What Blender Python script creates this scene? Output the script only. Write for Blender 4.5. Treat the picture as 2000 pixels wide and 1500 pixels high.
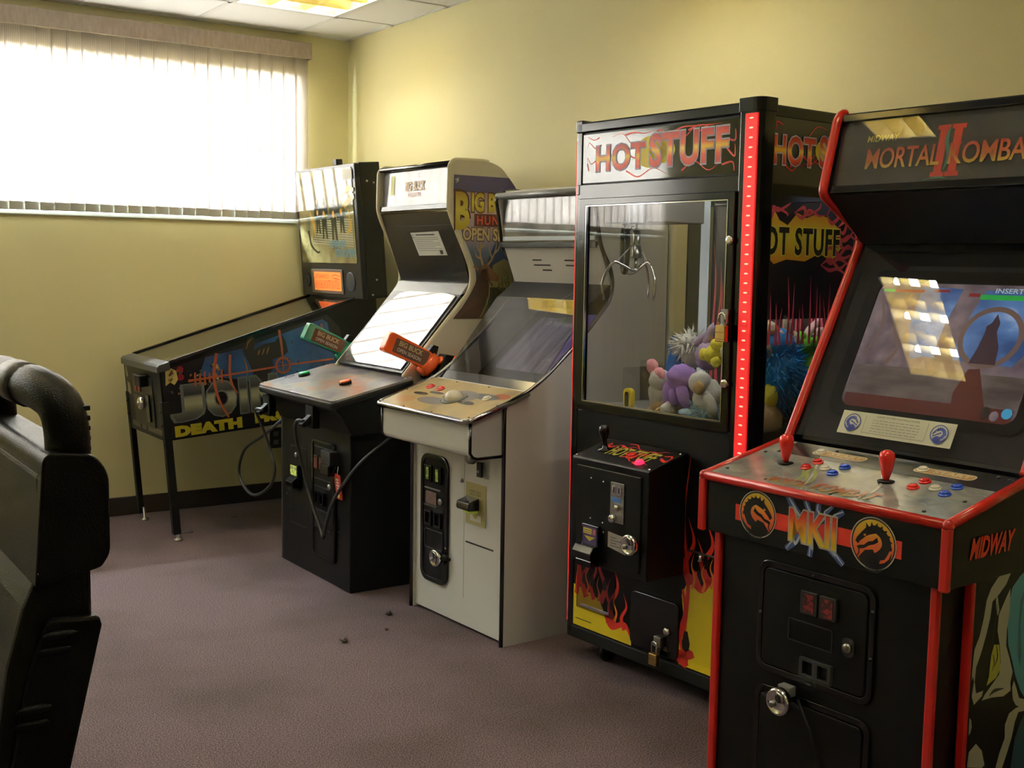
import bpy, bmesh, math, random
from mathutils import Vector, Matrix, noise
from mathutils.geometry import tessellate_polygon
from math import sin, cos, pi, radians, sqrt

random.seed(7)
for o in list(bpy.data.objects): bpy.data.objects.remove(o)
S = bpy.context.scene
COL = S.collection

# ---------------------------------------------------------------- camera
YAW, PITCH, ROLL = 0.597, 0.104, 0.016
fw = Vector((sin(YAW)*cos(PITCH), cos(YAW)*cos(PITCH), -sin(PITCH)))
rt = Vector((cos(YAW), -sin(YAW), 0.0)); up = rt.cross(fw)
r2 = rt*cos(ROLL)+up*sin(ROLL); u2 = -rt*sin(ROLL)+up*cos(ROLL)
cam = bpy.data.cameras.new('camera'); cam.sensor_width = 36.0; cam.lens = 2254.2/2000*36
cam.clip_start = 0.05
co = bpy.data.objects.new('camera', cam); COL.objects.link(co)
m = Matrix.Identity(4)
for i in range(3):
    m[i][0] = r2[i]; m[i][1] = u2[i]; m[i][2] = -fw[i]
m[0][3], m[1][3], m[2][3] = -3.153, -6.443, 1.429
co.matrix_world = m
S.camera = co

# ---------------------------------------------------------------- light and exposure
W = bpy.data.worlds.new('sky'); S.world = W; W.use_nodes = True
W.node_tree.nodes['Background'].inputs[0].default_value = (0.75, 0.86, 1.0, 1)
W.node_tree.nodes['Background'].inputs[1].default_value = 1.2
WIN_X0, WIN_X1, WIN_Z0, WIN_Z1 = -4.72, -0.36, 1.665, 2.47
al = bpy.data.lights.new('window_daylight', 'AREA'); al.shape = 'RECTANGLE'
al.size = 4.5; al.size_y = 1.1; al.energy = 8200; al.color = (0.86, 0.94, 1.0)
ao = bpy.data.objects.new('window_daylight', al); COL.objects.link(ao)
ao.location = (-2.5, 0.62, 2.05); ao.rotation_euler = (radians(-90), 0, 0)
TUBE_STRENGTH = 62.0
S.view_settings.view_transform = 'Standard'; S.view_settings.look = 'None'
S.view_settings.gamma = 1.0; S.view_settings.use_curve_mapping = False
S.view_settings.exposure = -0.28

# ---------------------------------------------------------------- materials
MATS = {}
def _nodes(name):
    m = bpy.data.materials.new(name); m.use_nodes = True
    return m, m.node_tree, m.node_tree.nodes['Principled BSDF']
def mat(name, col, rough=0.5, metal=0.0, var=0.0, scale=8.0, bump=0.0, bscale=200.0, emis=0.0, spec=0.5, coat=0.0, col2=None):
    if name in MATS: return MATS[name]
    m, t, b = _nodes(name)
    b.inputs['Base Color'].default_value = (*col, 1); b.inputs['Roughness'].default_value = rough
    b.inputs['Metallic'].default_value = metal; b.inputs['Specular IOR Level'].default_value = spec
    if coat: b.inputs['Coat Weight'].default_value = coat; b.inputs['Coat Roughness'].default_value = 0.05
    if emis: b.inputs['Emission Color'].default_value = (*col, 1); b.inputs['Emission Strength'].default_value = emis
    if var or bump:
        tc = t.nodes.new('ShaderNodeTexCoord')
    if var:
        n = t.nodes.new('ShaderNodeTexNoise'); n.inputs['Scale'].default_value = scale; n.inputs['Detail'].default_value = 5
        t.links.new(tc.outputs['Object'], n.inputs['Vector'])
        r = t.nodes.new('ShaderNodeValToRGB'); r.color_ramp.elements[0].position = 0.3; r.color_ramp.elements[1].position = 0.7
        c2 = col2 if col2 else tuple(c*(1-var) for c in col)
        r.color_ramp.elements[0].color = (*c2, 1); r.color_ramp.elements[1].color = (*col, 1)
        t.links.new(n.outputs['Fac'], r.inputs['Fac']); t.links.new(r.outputs['Color'], b.inputs['Base Color'])
    if bump:
        n2 = t.nodes.new('ShaderNodeTexNoise'); n2.inputs['Scale'].default_value = bscale; n2.inputs['Detail'].default_value = 3
        t.links.new(tc.outputs['Object'], n2.inputs['Vector'])
        bp = t.nodes.new('ShaderNodeBump'); bp.inputs['Strength'].default_value = bump; bp.inputs['Distance'].default_value = 0.002
        t.links.new(n2.outputs['Fac'], bp.inputs['Height']); t.links.new(bp.outputs['Normal'], b.inputs['Normal'])
    MATS[name] = m
    return m
def glass(name, tint=(1, 1, 1), ior=1.5, rough=0.0, clear=1.0):
    if name in MATS: return MATS[name]
    m, t, b = _nodes(name); t.nodes.remove(b)
    out = t.nodes['Material Output']
    f = t.nodes.new('ShaderNodeFresnel'); ge = t.nodes.new('ShaderNodeNewGeometry'); mr = t.nodes.new('ShaderNodeMapRange')      # same reflectance from both faces of a thin sheet
    mr.inputs['To Min'].default_value = ior; mr.inputs['To Max'].default_value = 1/ior
    t.links.new(ge.outputs['Backfacing'], mr.inputs['Value']); t.links.new(mr.outputs[0], f.inputs['IOR'])
    tr = t.nodes.new('ShaderNodeBsdfTransparent'); tr.inputs[0].default_value = (*[c*clear for c in tint], 1)
    g = t.nodes.new('ShaderNodeBsdfGlossy'); g.inputs['Roughness'].default_value = rough
    mx = t.nodes.new('ShaderNodeMixShader')
    t.links.new(f.outputs[0], mx.inputs[0]); t.links.new(tr.outputs[0], mx.inputs[1]); t.links.new(g.outputs[0], mx.inputs[2])
    t.links.new(mx.outputs[0], out.inputs['Surface']); MATS[name] = m
    return m
def grad(name, stops, rough=0.35, emis=0.0, axis='Y'):
    """vertical colour ramp over the print's own 0..1 coordinates"""
    if name in MATS: return MATS[name]
    m, t, b = _nodes(name); b.inputs['Roughness'].default_value = rough
    uv = t.nodes.new('ShaderNodeUVMap'); uv.uv_map = 'print'
    sp = t.nodes.new('ShaderNodeSeparateXYZ'); r = t.nodes.new('ShaderNodeValToRGB')
    t.links.new(uv.outputs[0], sp.inputs[0]); t.links.new(sp.outputs[axis], r.inputs['Fac'])
    e = r.color_ramp.elements
    while len(e) < len(stops): e.new(0.5)
    for i, (p, c) in enumerate(stops): e[i].position = p; e[i].color = (*c, 1)
    t.links.new(r.outputs['Color'], b.inputs['Base Color'])
    if emis: t.links.new(r.outputs['Color'], b.inputs['Emission Color']); b.inputs['Emission Strength'].default_value = emis
    MATS[name] = m
    return m
def noisemat(name, stops, scale=4.0, rough=0.4, detail=6, emis=0.0, dist=0.0, stretch=(1, 1, 1), spec=0.5):
    if name in MATS: return MATS[name]
    m, t, b = _nodes(name); b.inputs['Roughness'].default_value = rough; b.inputs['Specular IOR Level'].default_value = spec
    tc = t.nodes.new('ShaderNodeTexCoord'); mp = t.nodes.new('ShaderNodeMapping'); mp.inputs['Scale'].default_value = stretch
    n = t.nodes.new('ShaderNodeTexNoise'); n.inputs['Scale'].default_value = scale; n.inputs['Detail'].default_value = detail
    n.inputs['Distortion'].default_value = dist
    r = t.nodes.new('ShaderNodeValToRGB'); e = r.color_ramp.elements
    while len(e) < len(stops): e.new(0.5)
    for i, (p, c) in enumerate(stops): e[i].position = p; e[i].color = (*c, 1)
    t.links.new(tc.outputs['Object'], mp.inputs[0]); t.links.new(mp.outputs[0], n.inputs['Vector'])
    t.links.new(n.outputs['Fac'], r.inputs['Fac']); t.links.new(r.outputs['Color'], b.inputs['Base Color'])
    if emis: t.links.new(r.outputs['Color'], b.inputs['Emission Color']); b.inputs['Emission Strength'].default_value = emis
    MATS[name] = m
    return m

wallm = mat('wall_paint', (0.72, 0.66, 0.355), 0.62, var=0.04, scale=1.5, bump=0.25, bscale=260)
carpet = noisemat('carpet', [(0.32, (0.040, 0.029, 0.034)), (0.5, (0.118, 0.086, 0.097)), (0.68, (0.25, 0.195, 0.21))], 230, 0.95, 8, spec=0.1)
# large worn and stained areas of the carpet
_t = carpet.node_tree; _b = _t.nodes['Principled BSDF']; _lnk = _b.inputs['Base Color'].links[0]; _src = _lnk.from_socket
_tc = _t.nodes.new('ShaderNodeTexCoord'); _n = _t.nodes.new('ShaderNodeTexNoise'); _n.inputs['Scale'].default_value = 1.6; _n.inputs['Detail'].default_value = 6
_r = _t.nodes.new('ShaderNodeValToRGB'); _r.color_ramp.elements[0].position = 0.33; _r.color_ramp.elements[0].color = (0.72, 0.74, 0.66, 1)
_r.color_ramp.elements[1].position = 0.55; _r.color_ramp.elements[1].color = (1, 1, 1, 1)
_mx = _t.nodes.new('ShaderNodeMix'); _mx.data_type = 'RGBA'; _mx.blend_type = 'MULTIPLY'; _mx.inputs['Factor'].default_value = 1
_t.links.new(_tc.outputs['Object'], _n.inputs['Vector']); _t.links.new(_n.outputs['Fac'], _r.inputs['Fac'])
_t.links.new(_src, _mx.inputs[6]); _t.links.new(_r.outputs['Color'], _mx.inputs[7]); _t.links.new(_mx.outputs[2], _b.inputs['Base Color'])
_bn = _t.nodes.new('ShaderNodeTexNoise'); _bn.inputs['Scale'].default_value = 320
_bp = _t.nodes.new('ShaderNodeBump'); _bp.inputs['Strength'].default_value = 0.6; _bp.inputs['Distance'].default_value = 0.004
_t.links.new(_tc.outputs['Object'], _bn.inputs['Vector']); _t.links.new(_bn.outputs['Fac'], _bp.inputs['Height']); _t.links.new(_bp.outputs['Normal'], _b.inputs['Normal'])

tilem = mat('ceiling_tile', (0.90, 0.90, 0.89), 0.9, var=0.08, scale=140, bump=0.5, bscale=170)
gridm = mat('ceiling_grid', (0.78, 0.78, 0.76), 0.4)
basem = mat('baseboard_vinyl', (0.022, 0.016, 0.014), 0.45)
black = mat('black_laminate', (0.0035, 0.0035, 0.004), 0.34, bump=0.1, bscale=500, spec=.22)
blackg = mat('black_gloss', (0.004, 0.004, 0.005), 0.14, spec=.45)
blackr = mat('black_rough', (0.006, 0.006, 0.006), 0.5, bump=0.2, bscale=700, spec=.25)
dgrey = mat('dark_grey', (0.022, 0.022, 0.024), 0.4, spec=.4)
mgrey = mat('mid_grey', (0.16, 0.16, 0.17), 0.5)
chrome = mat('chrome', (0.75, 0.75, 0.76), 0.12, 1.0)
steel = mat('brushed_steel', (0.42, 0.42, 0.41), 0.32, 1.0, var=0.3, scale=60)
brass = mat('brass', (0.62, 0.42, 0.16), 0.28, 1.0, var=0.25, scale=40)
cream = mat('cream_laminate', (0.56, 0.53, 0.43), 0.42, var=0.05, scale=3, bump=0.1, bscale=400)
greywhite = mat('off_white_laminate', (0.64, 0.64, 0.61), 0.40, var=0.08, scale=2.5, bump=0.1, bscale=400)
edgew = mat('cream_edge_moulding', (0.66, 0.62, 0.44), 0.3)
redm = mat('red_moulding', (0.42, 0.014, 0.010), 0.28, coat=0.15)
redbtn = mat('red_button', (0.62, 0.012, 0.01), 0.18, coat=0.5)
whitebtn = mat('white_button', (0.72, 0.68, 0.55), 0.2, coat=0.5)
bluebtn = mat('blue_button', (0.01, 0.06, 0.50), 0.18, coat=0.5)
paper = mat('paper', (0.62, 0.62, 0.55), 0.6)
goldpl = mat('gold_plate', (0.42, 0.38, 0.17), 0.35, 0.3)
screen_glass = glass('cabinet_glass', (1, 1, 1), 1.5, 0.0, 0.94)
green_lit = mat('green_lit_window', (0.30, 0.36, 0.05), 0.4, emis=0.25)

# ---------------------------------------------------------------- mesh builder
class MB:
    def __init__(s): s.v = []; s.f = []; s.m = []; s.sm = []; s.uv = {}
    def add(s, vs, fs, mi=0, smooth=False):
        b = len(s.v); s.v += [tuple(v) for v in vs]
        for f in fs: s.f.append([b+i for i in f]); s.m.append(mi); s.sm.append(smooth)
        return s
    def box(s, x0, x1, y0, y1, z0, z1, mi=0):
        v = [(x, y, z) for x in (x0, x1) for y in (y0, y1) for z in (z0, z1)]
        return s.add(v, [(0,1,3,2),(4,6,7,5),(0,4,5,1),(2,3,7,6),(0,2,6,4),(1,5,7,3)], mi)
    def prism(s, pts, x0, x1, axis=0, mi=0):
        """pts in the plane of the two other axes (cyclic order y,z / x,z / x,y)"""
        n = len(pts); vs = []
        for a in (x0, x1):
            for p, q in pts:
                vs.append((a, p, q) if axis == 0 else (p, a, q) if axis == 1 else (p, q, a))
        fs = [tuple(range(n))[::-1], tuple(range(n, 2*n))]+[(i, (i+1) % n, n+(i+1) % n, n+i) for i in range(n)]
        return s.add(vs, fs, mi)
    def tube(s, path, r, n=8, closed=False, mi=0, caps=True, flat=1.0):
        P = [Vector(p) for p in path]; k = len(P); rs = r if isinstance(r, (list, tuple)) else [r]*k
        up = None; vs = []
        for i in range(k):
            a = P[(i-1) % k] if (closed or i > 0) else P[i]; b = P[(i+1) % k] if (closed or i < k-1) else P[i]
            t = (b-a).normalized() if (b-a).length > 1e-9 else Vector((0, 0, 1))
            if up is None:
                up = Vector((0, 0, 1)) if abs(t.z) < 0.9 else Vector((1, 0, 0))
            u = (up-t*up.dot(t)).normalized(); w = t.cross(u); up = u
            for j in range(n):
                a_ = 2*pi*j/n; vs.append(P[i]+(u*cos(a_)*flat+w*sin(a_))*rs[i])
        fs = []
        for i in range(k if closed else k-1):
            for j in range(n):
                a_ = i*n+j; b_ = i*n+(j+1) % n; c_ = ((i+1) % k)*n+(j+1) % n; d_ = ((i+1) % k)*n+j
                fs.append((a_, b_, c_, d_))
        if caps and not closed: fs += [tuple(range(n))[::-1], tuple(range((k-1)*n, k*n))]
        return s.add(vs, fs, mi, True)
    def lathe(s, prof, o=(0, 0, 0), d=(0, 0, 1), n=20, mi=0):
        """prof: (radius, height) pairs along direction d from o"""
        d = Vector(d).normalized(); o = Vector(o); a = Vector((1, 0, 0)) if abs(d.x) < 0.9 else Vector((0, 1, 0))
        u = (a-d*a.dot(d)).normalized(); w = d.cross(u); vs = []
        for r, h in prof:
            for j in range(n):
                t = 2*pi*j/n; vs.append(o+d*h+(u*cos(t)+w*sin(t))*max(r, 1e-5))
        fs = [(i*n+j, i*n+(j+1) % n, (i+1)*n+(j+1) % n, (i+1)*n+j) for i in range(len(prof)-1) for j in range(n)]
        fs += [tuple(range(n))[::-1], tuple(range((len(prof)-1)*n, len(prof)*n))]
        return s.add(vs, fs, mi, True)
    def ball(s, c, r, mi=0, nu=16, nv=10, rot=None, bumpy=0.0, seed=0):
        c = Vector(c); r = Vector(r if isinstance(r, (tuple, list)) else (r, r, r)); R = rot.to_matrix() if rot else Matrix.Identity(3)
        vs = [c+R @ Vector((0, 0, r.z))]
        for i in range(1, nv):
            for j in range(nu):
                th = pi*i/nv; ph = 2*pi*j/nu
                q = Vector((sin(th)*cos(ph), sin(th)*sin(ph), cos(th)))
                k = 1+bumpy*noise.noise(q*2.2+Vector((seed, seed*1.7, 0))) if bumpy else 1
                vs.append(c+R @ Vector((q.x*r.x*k, q.y*r.y*k, q.z*r.z*k)))
        vs.append(c-R @ Vector((0, 0, r.z))); L = len(vs)-1; fs = []
        for j in range(nu): fs.append((0, 1+j, 1+(j+1) % nu)); fs.append((L, L-nu+(j+1) % nu, L-nu+j))
        for i in range(nv-2):
            for j in range(nu): fs.append((1+i*nu+j, 1+(i+1)*nu+j, 1+(i+1)*nu+(j+1) % nu, 1+i*nu+(j+1) % nu))
        return s.add(vs, fs, mi, True)
    def build(s, name, mats, parent=None, bevel=0.0, seg=2, smooth=False, label=None, kind=None):
        me = bpy.data.meshes.new(name); me.from_pydata([tuple(v) for v in s.v], [], s.f)
        if not isinstance(mats, (list, tuple)): mats = [mats]
        for mm in mats: me.materials.append(mm)
        for i, p in enumerate(me.polygons): p.material_index = s.m[i]; p.use_smooth = s.sm[i] or smooth
        bm = bmesh.new(); bm.from_mesh(me); bmesh.ops.recalc_face_normals(bm, faces=bm.faces); bm.to_mesh(me); bm.free()
        me.validate(); me.update()
        o = bpy.data.objects.new(name, me); COL.objects.link(o)
        if parent: o.parent = parent
        if bevel:
            b = o.modifiers.new('bevel', 'BEVEL'); b.width = bevel; b.segments = seg; b.limit_method = 'ANGLE'; b.angle_limit = radians(40)
            b.use_clamp_overlap = True
        if label: o['label'] = label
        if kind: o['kind'] = kind
        return o
def thing(name, label, cat, loc=(0, 0, 0), yaw=0.0, group=None):
    """yaw: turn of a machine frame whose x runs along its front (world -Y) and whose y runs into the machine (world +X)"""
    o = bpy.data.objects.new(name, None); COL.objects.link(o); o.empty_display_size = 0.1
    o.location = loc; o.rotation_euler = (0, 0, yaw)
    o['label'] = label; o['category'] = cat
    if group: o['group'] = group
    return o
def tag(o, label, cat, group=None):
    o['label'] = label; o['category'] = cat
    if group: o['group'] = group
    return o
MY = -pi/2      # base turn of a machine facing -X

class Frame:
    """a flat print surface: origin, right, up; n points outward"""
    def __init__(s, o, u, v):
        s.o = Vector(o); s.u = Vector(u).normalized(); s.v = Vector(v).normalized(); s.n = s.u.cross(s.v).normalized()
    def at(s, x, y, d=0.0): return s.o+s.u*x+s.v*y+s.n*d
class Pr:
    """flat print collected as polygons on a frame"""
    def __init__(s, fr, d=0.0006): s.fr = fr; s.v = []; s.t = []; s.m = []; s.d = d
    def poly(s, pts, mi=0, dd=0.0):
        b = len(s.v)
        for x, y in pts: s.v.append((x, y, s.d+dd))
        if len(pts) <= 4 and len(pts) > 2 and False: s.t.append(tuple(range(b, b+len(pts)))); s.m.append(mi); return s
        for t in tessellate_polygon([[Vector((x, y, 0)) for x, y in pts]]):
            if len(set(t)) == 3: s.t.append(tuple(b+i for i in t)); s.m.append(mi)
        return s
    def rect(s, x0, x1, y0, y1, mi=0, dd=0.0): return s.poly([(x0, y0), (x1, y0), (x1, y1), (x0, y1)], mi, dd)
    def strip(s, pts, ws, mi=0, dd=0.0, n=24):
        P = catmull(pts, n); k = len(P); b = len(s.v)
        for i, p in enumerate(P):
            a = P[max(i-1, 0)]; c = P[min(i+1, k-1)]; t = Vector((c[0]-a[0], c[1]-a[1]))
            t = t.normalized() if t.length > 1e-9 else Vector((1, 0)); nn = Vector((-t.y, t.x))
            f = i/(k-1)*(len(ws)-1); j = min(int(f), len(ws)-2); w = ws[j]+(ws[j+1]-ws[j])*(f-j)
            s.v.append((p[0]+nn.x*w/2, p[1]+nn.y*w/2, s.d+dd)); s.v.append((p[0]-nn.x*w/2, p[1]-nn.y*w/2, s.d+dd))
        for i in range(k-1): s.t.append((b+2*i, b+2*i+1, b+2*i+3, b+2*i+2)); s.m.append(mi)
        return s
    def disc(s, cx, cy, rx, ry=None, mi=0, dd=0.0, n=32, ph=0):
        ry = ry or rx
        return s.poly([(cx+rx*cos(2*pi*i/n+ph), cy+ry*sin(2*pi*i/n+ph)) for i in range(n)], mi, dd)
    def ring(s, cx, cy, r, w, mi=0, dd=0.0, n=40, ry=None):
        ry = ry or r; b = len(s.v)
        for i in range(n):
            a = 2*pi*i/n
            s.v.append((cx+r*cos(a), cy+ry*sin(a), s.d+dd)); s.v.append((cx+(r-w)*cos(a), cy+(ry-w)*sin(a), s.d+dd))
        for i in range(n):
            j = (i+1) % n; s.t.append((b+2*i, b+2*i+1, b+2*j+1, b+2*j)); s.m.append(mi)
        return s
    def build(s, name, mats, parent, label=None, box=None, kind=None):
        me = bpy.data.meshes.new(name); me.from_pydata([tuple(s.fr.at(x, y, d)) for x, y, d in s.v], [], s.t)
        if not isinstance(mats, (list, tuple)): mats = [mats]
        for mm in mats: me.materials.append(mm)
        x0 = min(v[0] for v in s.v); x1 = max(v[0] for v in s.v); y0 = min(v[1] for v in s.v); y1 = max(v[1] for v in s.v)
        if box: x0, x1, y0, y1 = box
        uv = me.uv_layers.new(name='print')
        for p in me.polygons:
            p.material_index = s.m[p.index]
            for li in p.loop_indices:
                x, y, _ = s.v[me.loops[li].vertex_index]
                uv.data[li].uv = ((x-x0)/max(x1-x0, 1e-6), (y-y0)/max(y1-y0, 1e-6))
        me.update()
        # face outward
        for p in me.polygons:
            if p.normal.dot(s.fr.n) < 0: p.flip()
        o = bpy.data.objects.new(name, me); COL.objects.link(o); o.parent = parent
        if label: o['label'] = label
        if kind: o['kind'] = kind
        return o
def catmull(pts, n=24):
    P = [Vector((*p, 0)) if len(p) == 2 else Vector(p) for p in pts]; d = len(pts[0])
    if len(P) == 2: return [tuple((P[0]+(P[1]-P[0])*i/(n-1)))[:d] for i in range(n)]
    Q = [P[0]*2-P[1]]+P+[P[-1]*2-P[-2]]; out = []
    for i in range(n):
        f = i/(n-1)*(len(P)-1); j = min(int(f), len(P)-2); t = f-j
        a, b, c, e = Q[j:j+4]
        q = 0.5*((2*b)+(c-a)*t+(2*a-5*b+4*c-e)*t*t+(3*b-a-3*c+e)*t**3)
        out.append(tuple(q)[:d])
    return out
_tc_cache = {}
def glyphs(s, bold=0.0, shear=0.0, space=1.0):
    k = (s, bold, shear, space)
    if k in _tc_cache: return _tc_cache[k]
    c = bpy.data.curves.new('txt', 'FONT'); c.body = s; c.size = 1; c.offset = bold; c.shear = shear; c.space_character = space; c.resolution_u = 3
    o = bpy.data.objects.new('txt', c); COL.objects.link(o)
    bpy.context.view_layer.update()
    me = bpy.data.meshes.new_from_object(o.evaluated_get(bpy.context.evaluated_depsgraph_get()))
    r = ([tuple(v.co) for v in me.vertices], [tuple(p.vertices) for p in me.polygons])
    bpy.data.objects.remove(o); bpy.data.curves.remove(c); bpy.data.meshes.remove(me); _tc_cache[k] = r
    return r
def text(fr, s, x0, x1, y0, y1, mats, parent, bold=0.0, outline=0.0, name='lettering', d=0.001, shear=0.0, space=1.0, label=None, skew=0.0, arch=0.0):
    """lettering stretched to the box; mats = (fill,) or (fill, outline)"""
    base, _ = glyphs(s, bold, shear, space)
    bx0 = min(v[0] for v in base); bx1 = max(v[0] for v in base); by0 = min(v[1] for v in base); by1 = max(v[1] for v in base)
    p = Pr(fr, 0)
    def put(off, mi, dd):
        vs, fs = glyphs(s, bold+off, shear, space); b = len(p.v)
        for v in vs:
            f = (v[0]-bx0)/(bx1-bx0)
            p.v.append((x0+f*(x1-x0), y0+(v[1]-by0)/(by1-by0)*(y1-y0)+skew*f+arch*(1-(2*f-1)**2), dd))
        for q in fs: p.t.append(tuple(b+i for i in q)); p.m.append(mi)
    if outline and len(mats) > 1: put(outline, 1, d)
    put(0, 0, d+0.0006)
    return p.build(name, mats, parent, label, box=(x0, x1, y0, y1+max(skew, 0)))

def rrect(x0, x1, y0, y1, r, n=5):
    out = []
    for cx, cy, a0 in ((x1-r, y1-r, 0), (x0+r, y1-r, 90), (x0+r, y0+r, 180), (x1-r, y0+r, 270)):
        for i in range(n+1):
            a = radians(a0+90*i/n); out.append((cx+r*cos(a), cy+r*sin(a)))
    return out
def slab(mb, fr, pts, d0, d1, mi=0):
    """extruded outline standing on a frame"""
    n = len(pts); vs = [fr.at(x, y, d) for d in (d0, d1) for x, y in pts]
    mb.add(vs, [tuple(range(n))[::-1], tuple(range(n, 2*n))]+[(i, (i+1) % n, n+(i+1) % n, n+i) for i in range(n)], mi)
    return mb
def frame_ring(mb, fr, outer, inner, d0, d1, mi=0):
    """ring between two outlines with the same point count"""
    n = len(outer); vs = [fr.at(x, y, d) for pts in (outer, inner) for d in (d0, d1) for x, y in pts]
    fs = []
    for i in range(n):
        j = (i+1) % n
        fs += [(n+i, n+j, 3*n+j, 3*n+i), (i, j, n+j, n+i), (2*n+i, 3*n+i, 3*n+j, 2*n+j), (i, 2*n+i, 2*n+j, j)]
    return mb.add(vs, fs, mi)
def screwhead(mb, fr, x, y, r=0.004, mi=0, h=0.003):
    mb.lathe([(r, 0), (r, h*0.5), (r*0.6, h)], fr.at(x, y, 0), fr.n, 8, mi)
def rounded(prof, radii, n=5):
    """round selected corners of a closed outline: radii per point"""
    out = []; k = len(prof)
    for i, (p, r) in enumerate(zip(prof, radii)):
        if r <= 0: out.append(p); continue
        a = Vector(prof[(i-1) % k]); b = Vector(p); c = Vector(prof[(i+1) % k])
        u = (a-b); v = (c-b); t = min(r, u.length*0.49, v.length*0.49)
        A = b+u.normalized()*t; C = b+v.normalized()*t
        for j in range(n+1):
            s = j/n; q = A*(1-s)**2+b*2*s*(1-s)+C*s*s; out.append((q.x, q.y))
    return out

# ================================================================ ROOM
ROOM_X0, ROOM_Y0, H = -5.75, -8.4, 2.74
def struct(name, mb, mats, **k):
    o = mb.build(name, mats, **k); o['kind'] = 'structure'; return o
struct('floor', MB().box(ROOM_X0-.1, .1, ROOM_Y0-.1, .15, -.08, 0), carpet)
struct('wall_right', MB().box(0, .12, ROOM_Y0-.1, .15, 0, H+.15), wallm)
struct('wall_left', MB().box(ROOM_X0-.12, ROOM_X0, ROOM_Y0-.1, .15, 0, H+.15), wallm)
struct('wall_rear', MB().box(ROOM_X0-.1, .1, ROOM_Y0-.12, ROOM_Y0, 0, H+.15), wallm)
w = MB(); w.box(ROOM_X0, 0, 0, .16, 0, WIN_Z0); w.box(ROOM_X0, 0, 0, .16, WIN_Z1, H+.15)
w.box(ROOM_X0, WIN_X0, 0, .16, WIN_Z0, WIN_Z1); w.box(WIN_X1, 0, 0, .16, WIN_Z0, WIN_Z1)
struct('wall_back', w, wallm)
struct('baseboard_back', MB().box(ROOM_X0, -0.001, -.012, 0, 0, .103), basem, bevel=.004)
struct('baseboard_right', MB().box(-.012, 0, ROOM_Y0, -.012, 0, .103), basem, bevel=.004)
# window: aluminium frame, mullions, panes, sill
winm = mat('window_frame_paint', (0.62, 0.62, 0.60), 0.4)
f = MB(); f.box(WIN_X0, WIN_X1, .07, .12, WIN_Z0, WIN_Z0+.045); f.box(WIN_X0, WIN_X1, .07, .12, WIN_Z1-.045, WIN_Z1)
f.box(WIN_X0, WIN_X0+.045, .07, .12, WIN_Z0, WIN_Z1); f.box(WIN_X1-.045, WIN_X1, .07, .12, WIN_Z0, WIN_Z1)
win = struct('window_1', f, winm, bevel=.003)
nx = 4
for i in range(1, nx):
    x = WIN_X0+(WIN_X1-WIN_X0)*i/nx
    MB().box(x-.02, x+.02, .072, .118, WIN_Z0+.045, WIN_Z1-.045).build('mullion', winm, win, bevel=.003)
pane = glass('window_glass', (0.97, 1, 0.98), 1.45)
for i in range(nx):
    a = WIN_X0+(WIN_X1-WIN_X0)*i/nx+.025; b = WIN_X0+(WIN_X1-WIN_X0)*(i+1)/nx-.025
    MB().box(a, b, .092, .097, WIN_Z0+.04, WIN_Z1-.04).build('pane', pane, win)
MB().box(WIN_X0-.02, WIN_X1+.02, -.014, .07, WIN_Z0-.022, WIN_Z0).build('window_sill', mat('sill_white', (0.8, 0.8, 0.76), 0.4), win, bevel=.004)

# suspended ceiling: grid bars and single tiles; a few bays hold light fixtures
G = 0.6
gx = [-0.35-G*i for i in range(0, 10)]; gx = [0.0]+[x for x in gx if x > ROOM_X0]+[ROOM_X0]
gy = [-0.57-G*i for i in range(0, 14)]; gy = [0.0]+[y for y in gy if y > ROOM_Y0]+[ROOM_Y0]
ceil_ = struct('ceiling', MB().box(ROOM_X0-.1, .1, ROOM_Y0-.1, .15, H+.15, H+.22), tilem)
FIX = [(1, 1), (1, 5), (3, 5), (2, 8), (5, 1), (6, 5), (5, 8), (3, 11)]      # bay column and row of each square fixture
skip = set(FIX)
cache = {}
for i in range(len(gx)-1):
    for j in range(len(gy)-1):
        if (i, j) in skip: continue
        sx = round(gx[i]-gx[i+1], 4); sy = round(gy[j]-gy[j+1], 4)
        if (sx, sy) not in cache:
            o = MB().box(-sx/2+.006, sx/2-.006, -sy/2+.006, sy/2-.006, 0, .014).build('ceiling_tile', tilem, ceil_, bevel=.002, seg=1)
            cache[(sx, sy)] = o
        else:
            o = cache[(sx, sy)].copy(); COL.objects.link(o); o.parent = ceil_
        o.location = ((gx[i]+gx[i+1])/2, (gy[j]+gy[j+1])/2, H+.003)
for x in gx[1:-1]:
    MB().box(x-.012, x+.012, ROOM_Y0, 0, H-.001, H+.006).build('grid_bar', gridm, ceil_)
for y in gy[1:-1]:
    MB().box(ROOM_X0, 0, y-.012, y+.012, H-.001, H+.0055).build('grid_bar', gridm, ceil_)
MB().box(ROOM_X0, 0, -.02, 0, H-.001, H+.004).build('wall_angle', gridm, ceil_)
MB().box(-.02, 0, ROOM_Y0, 0, H-.001, H+.004).build('wall_angle', gridm, ceil_)

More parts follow.
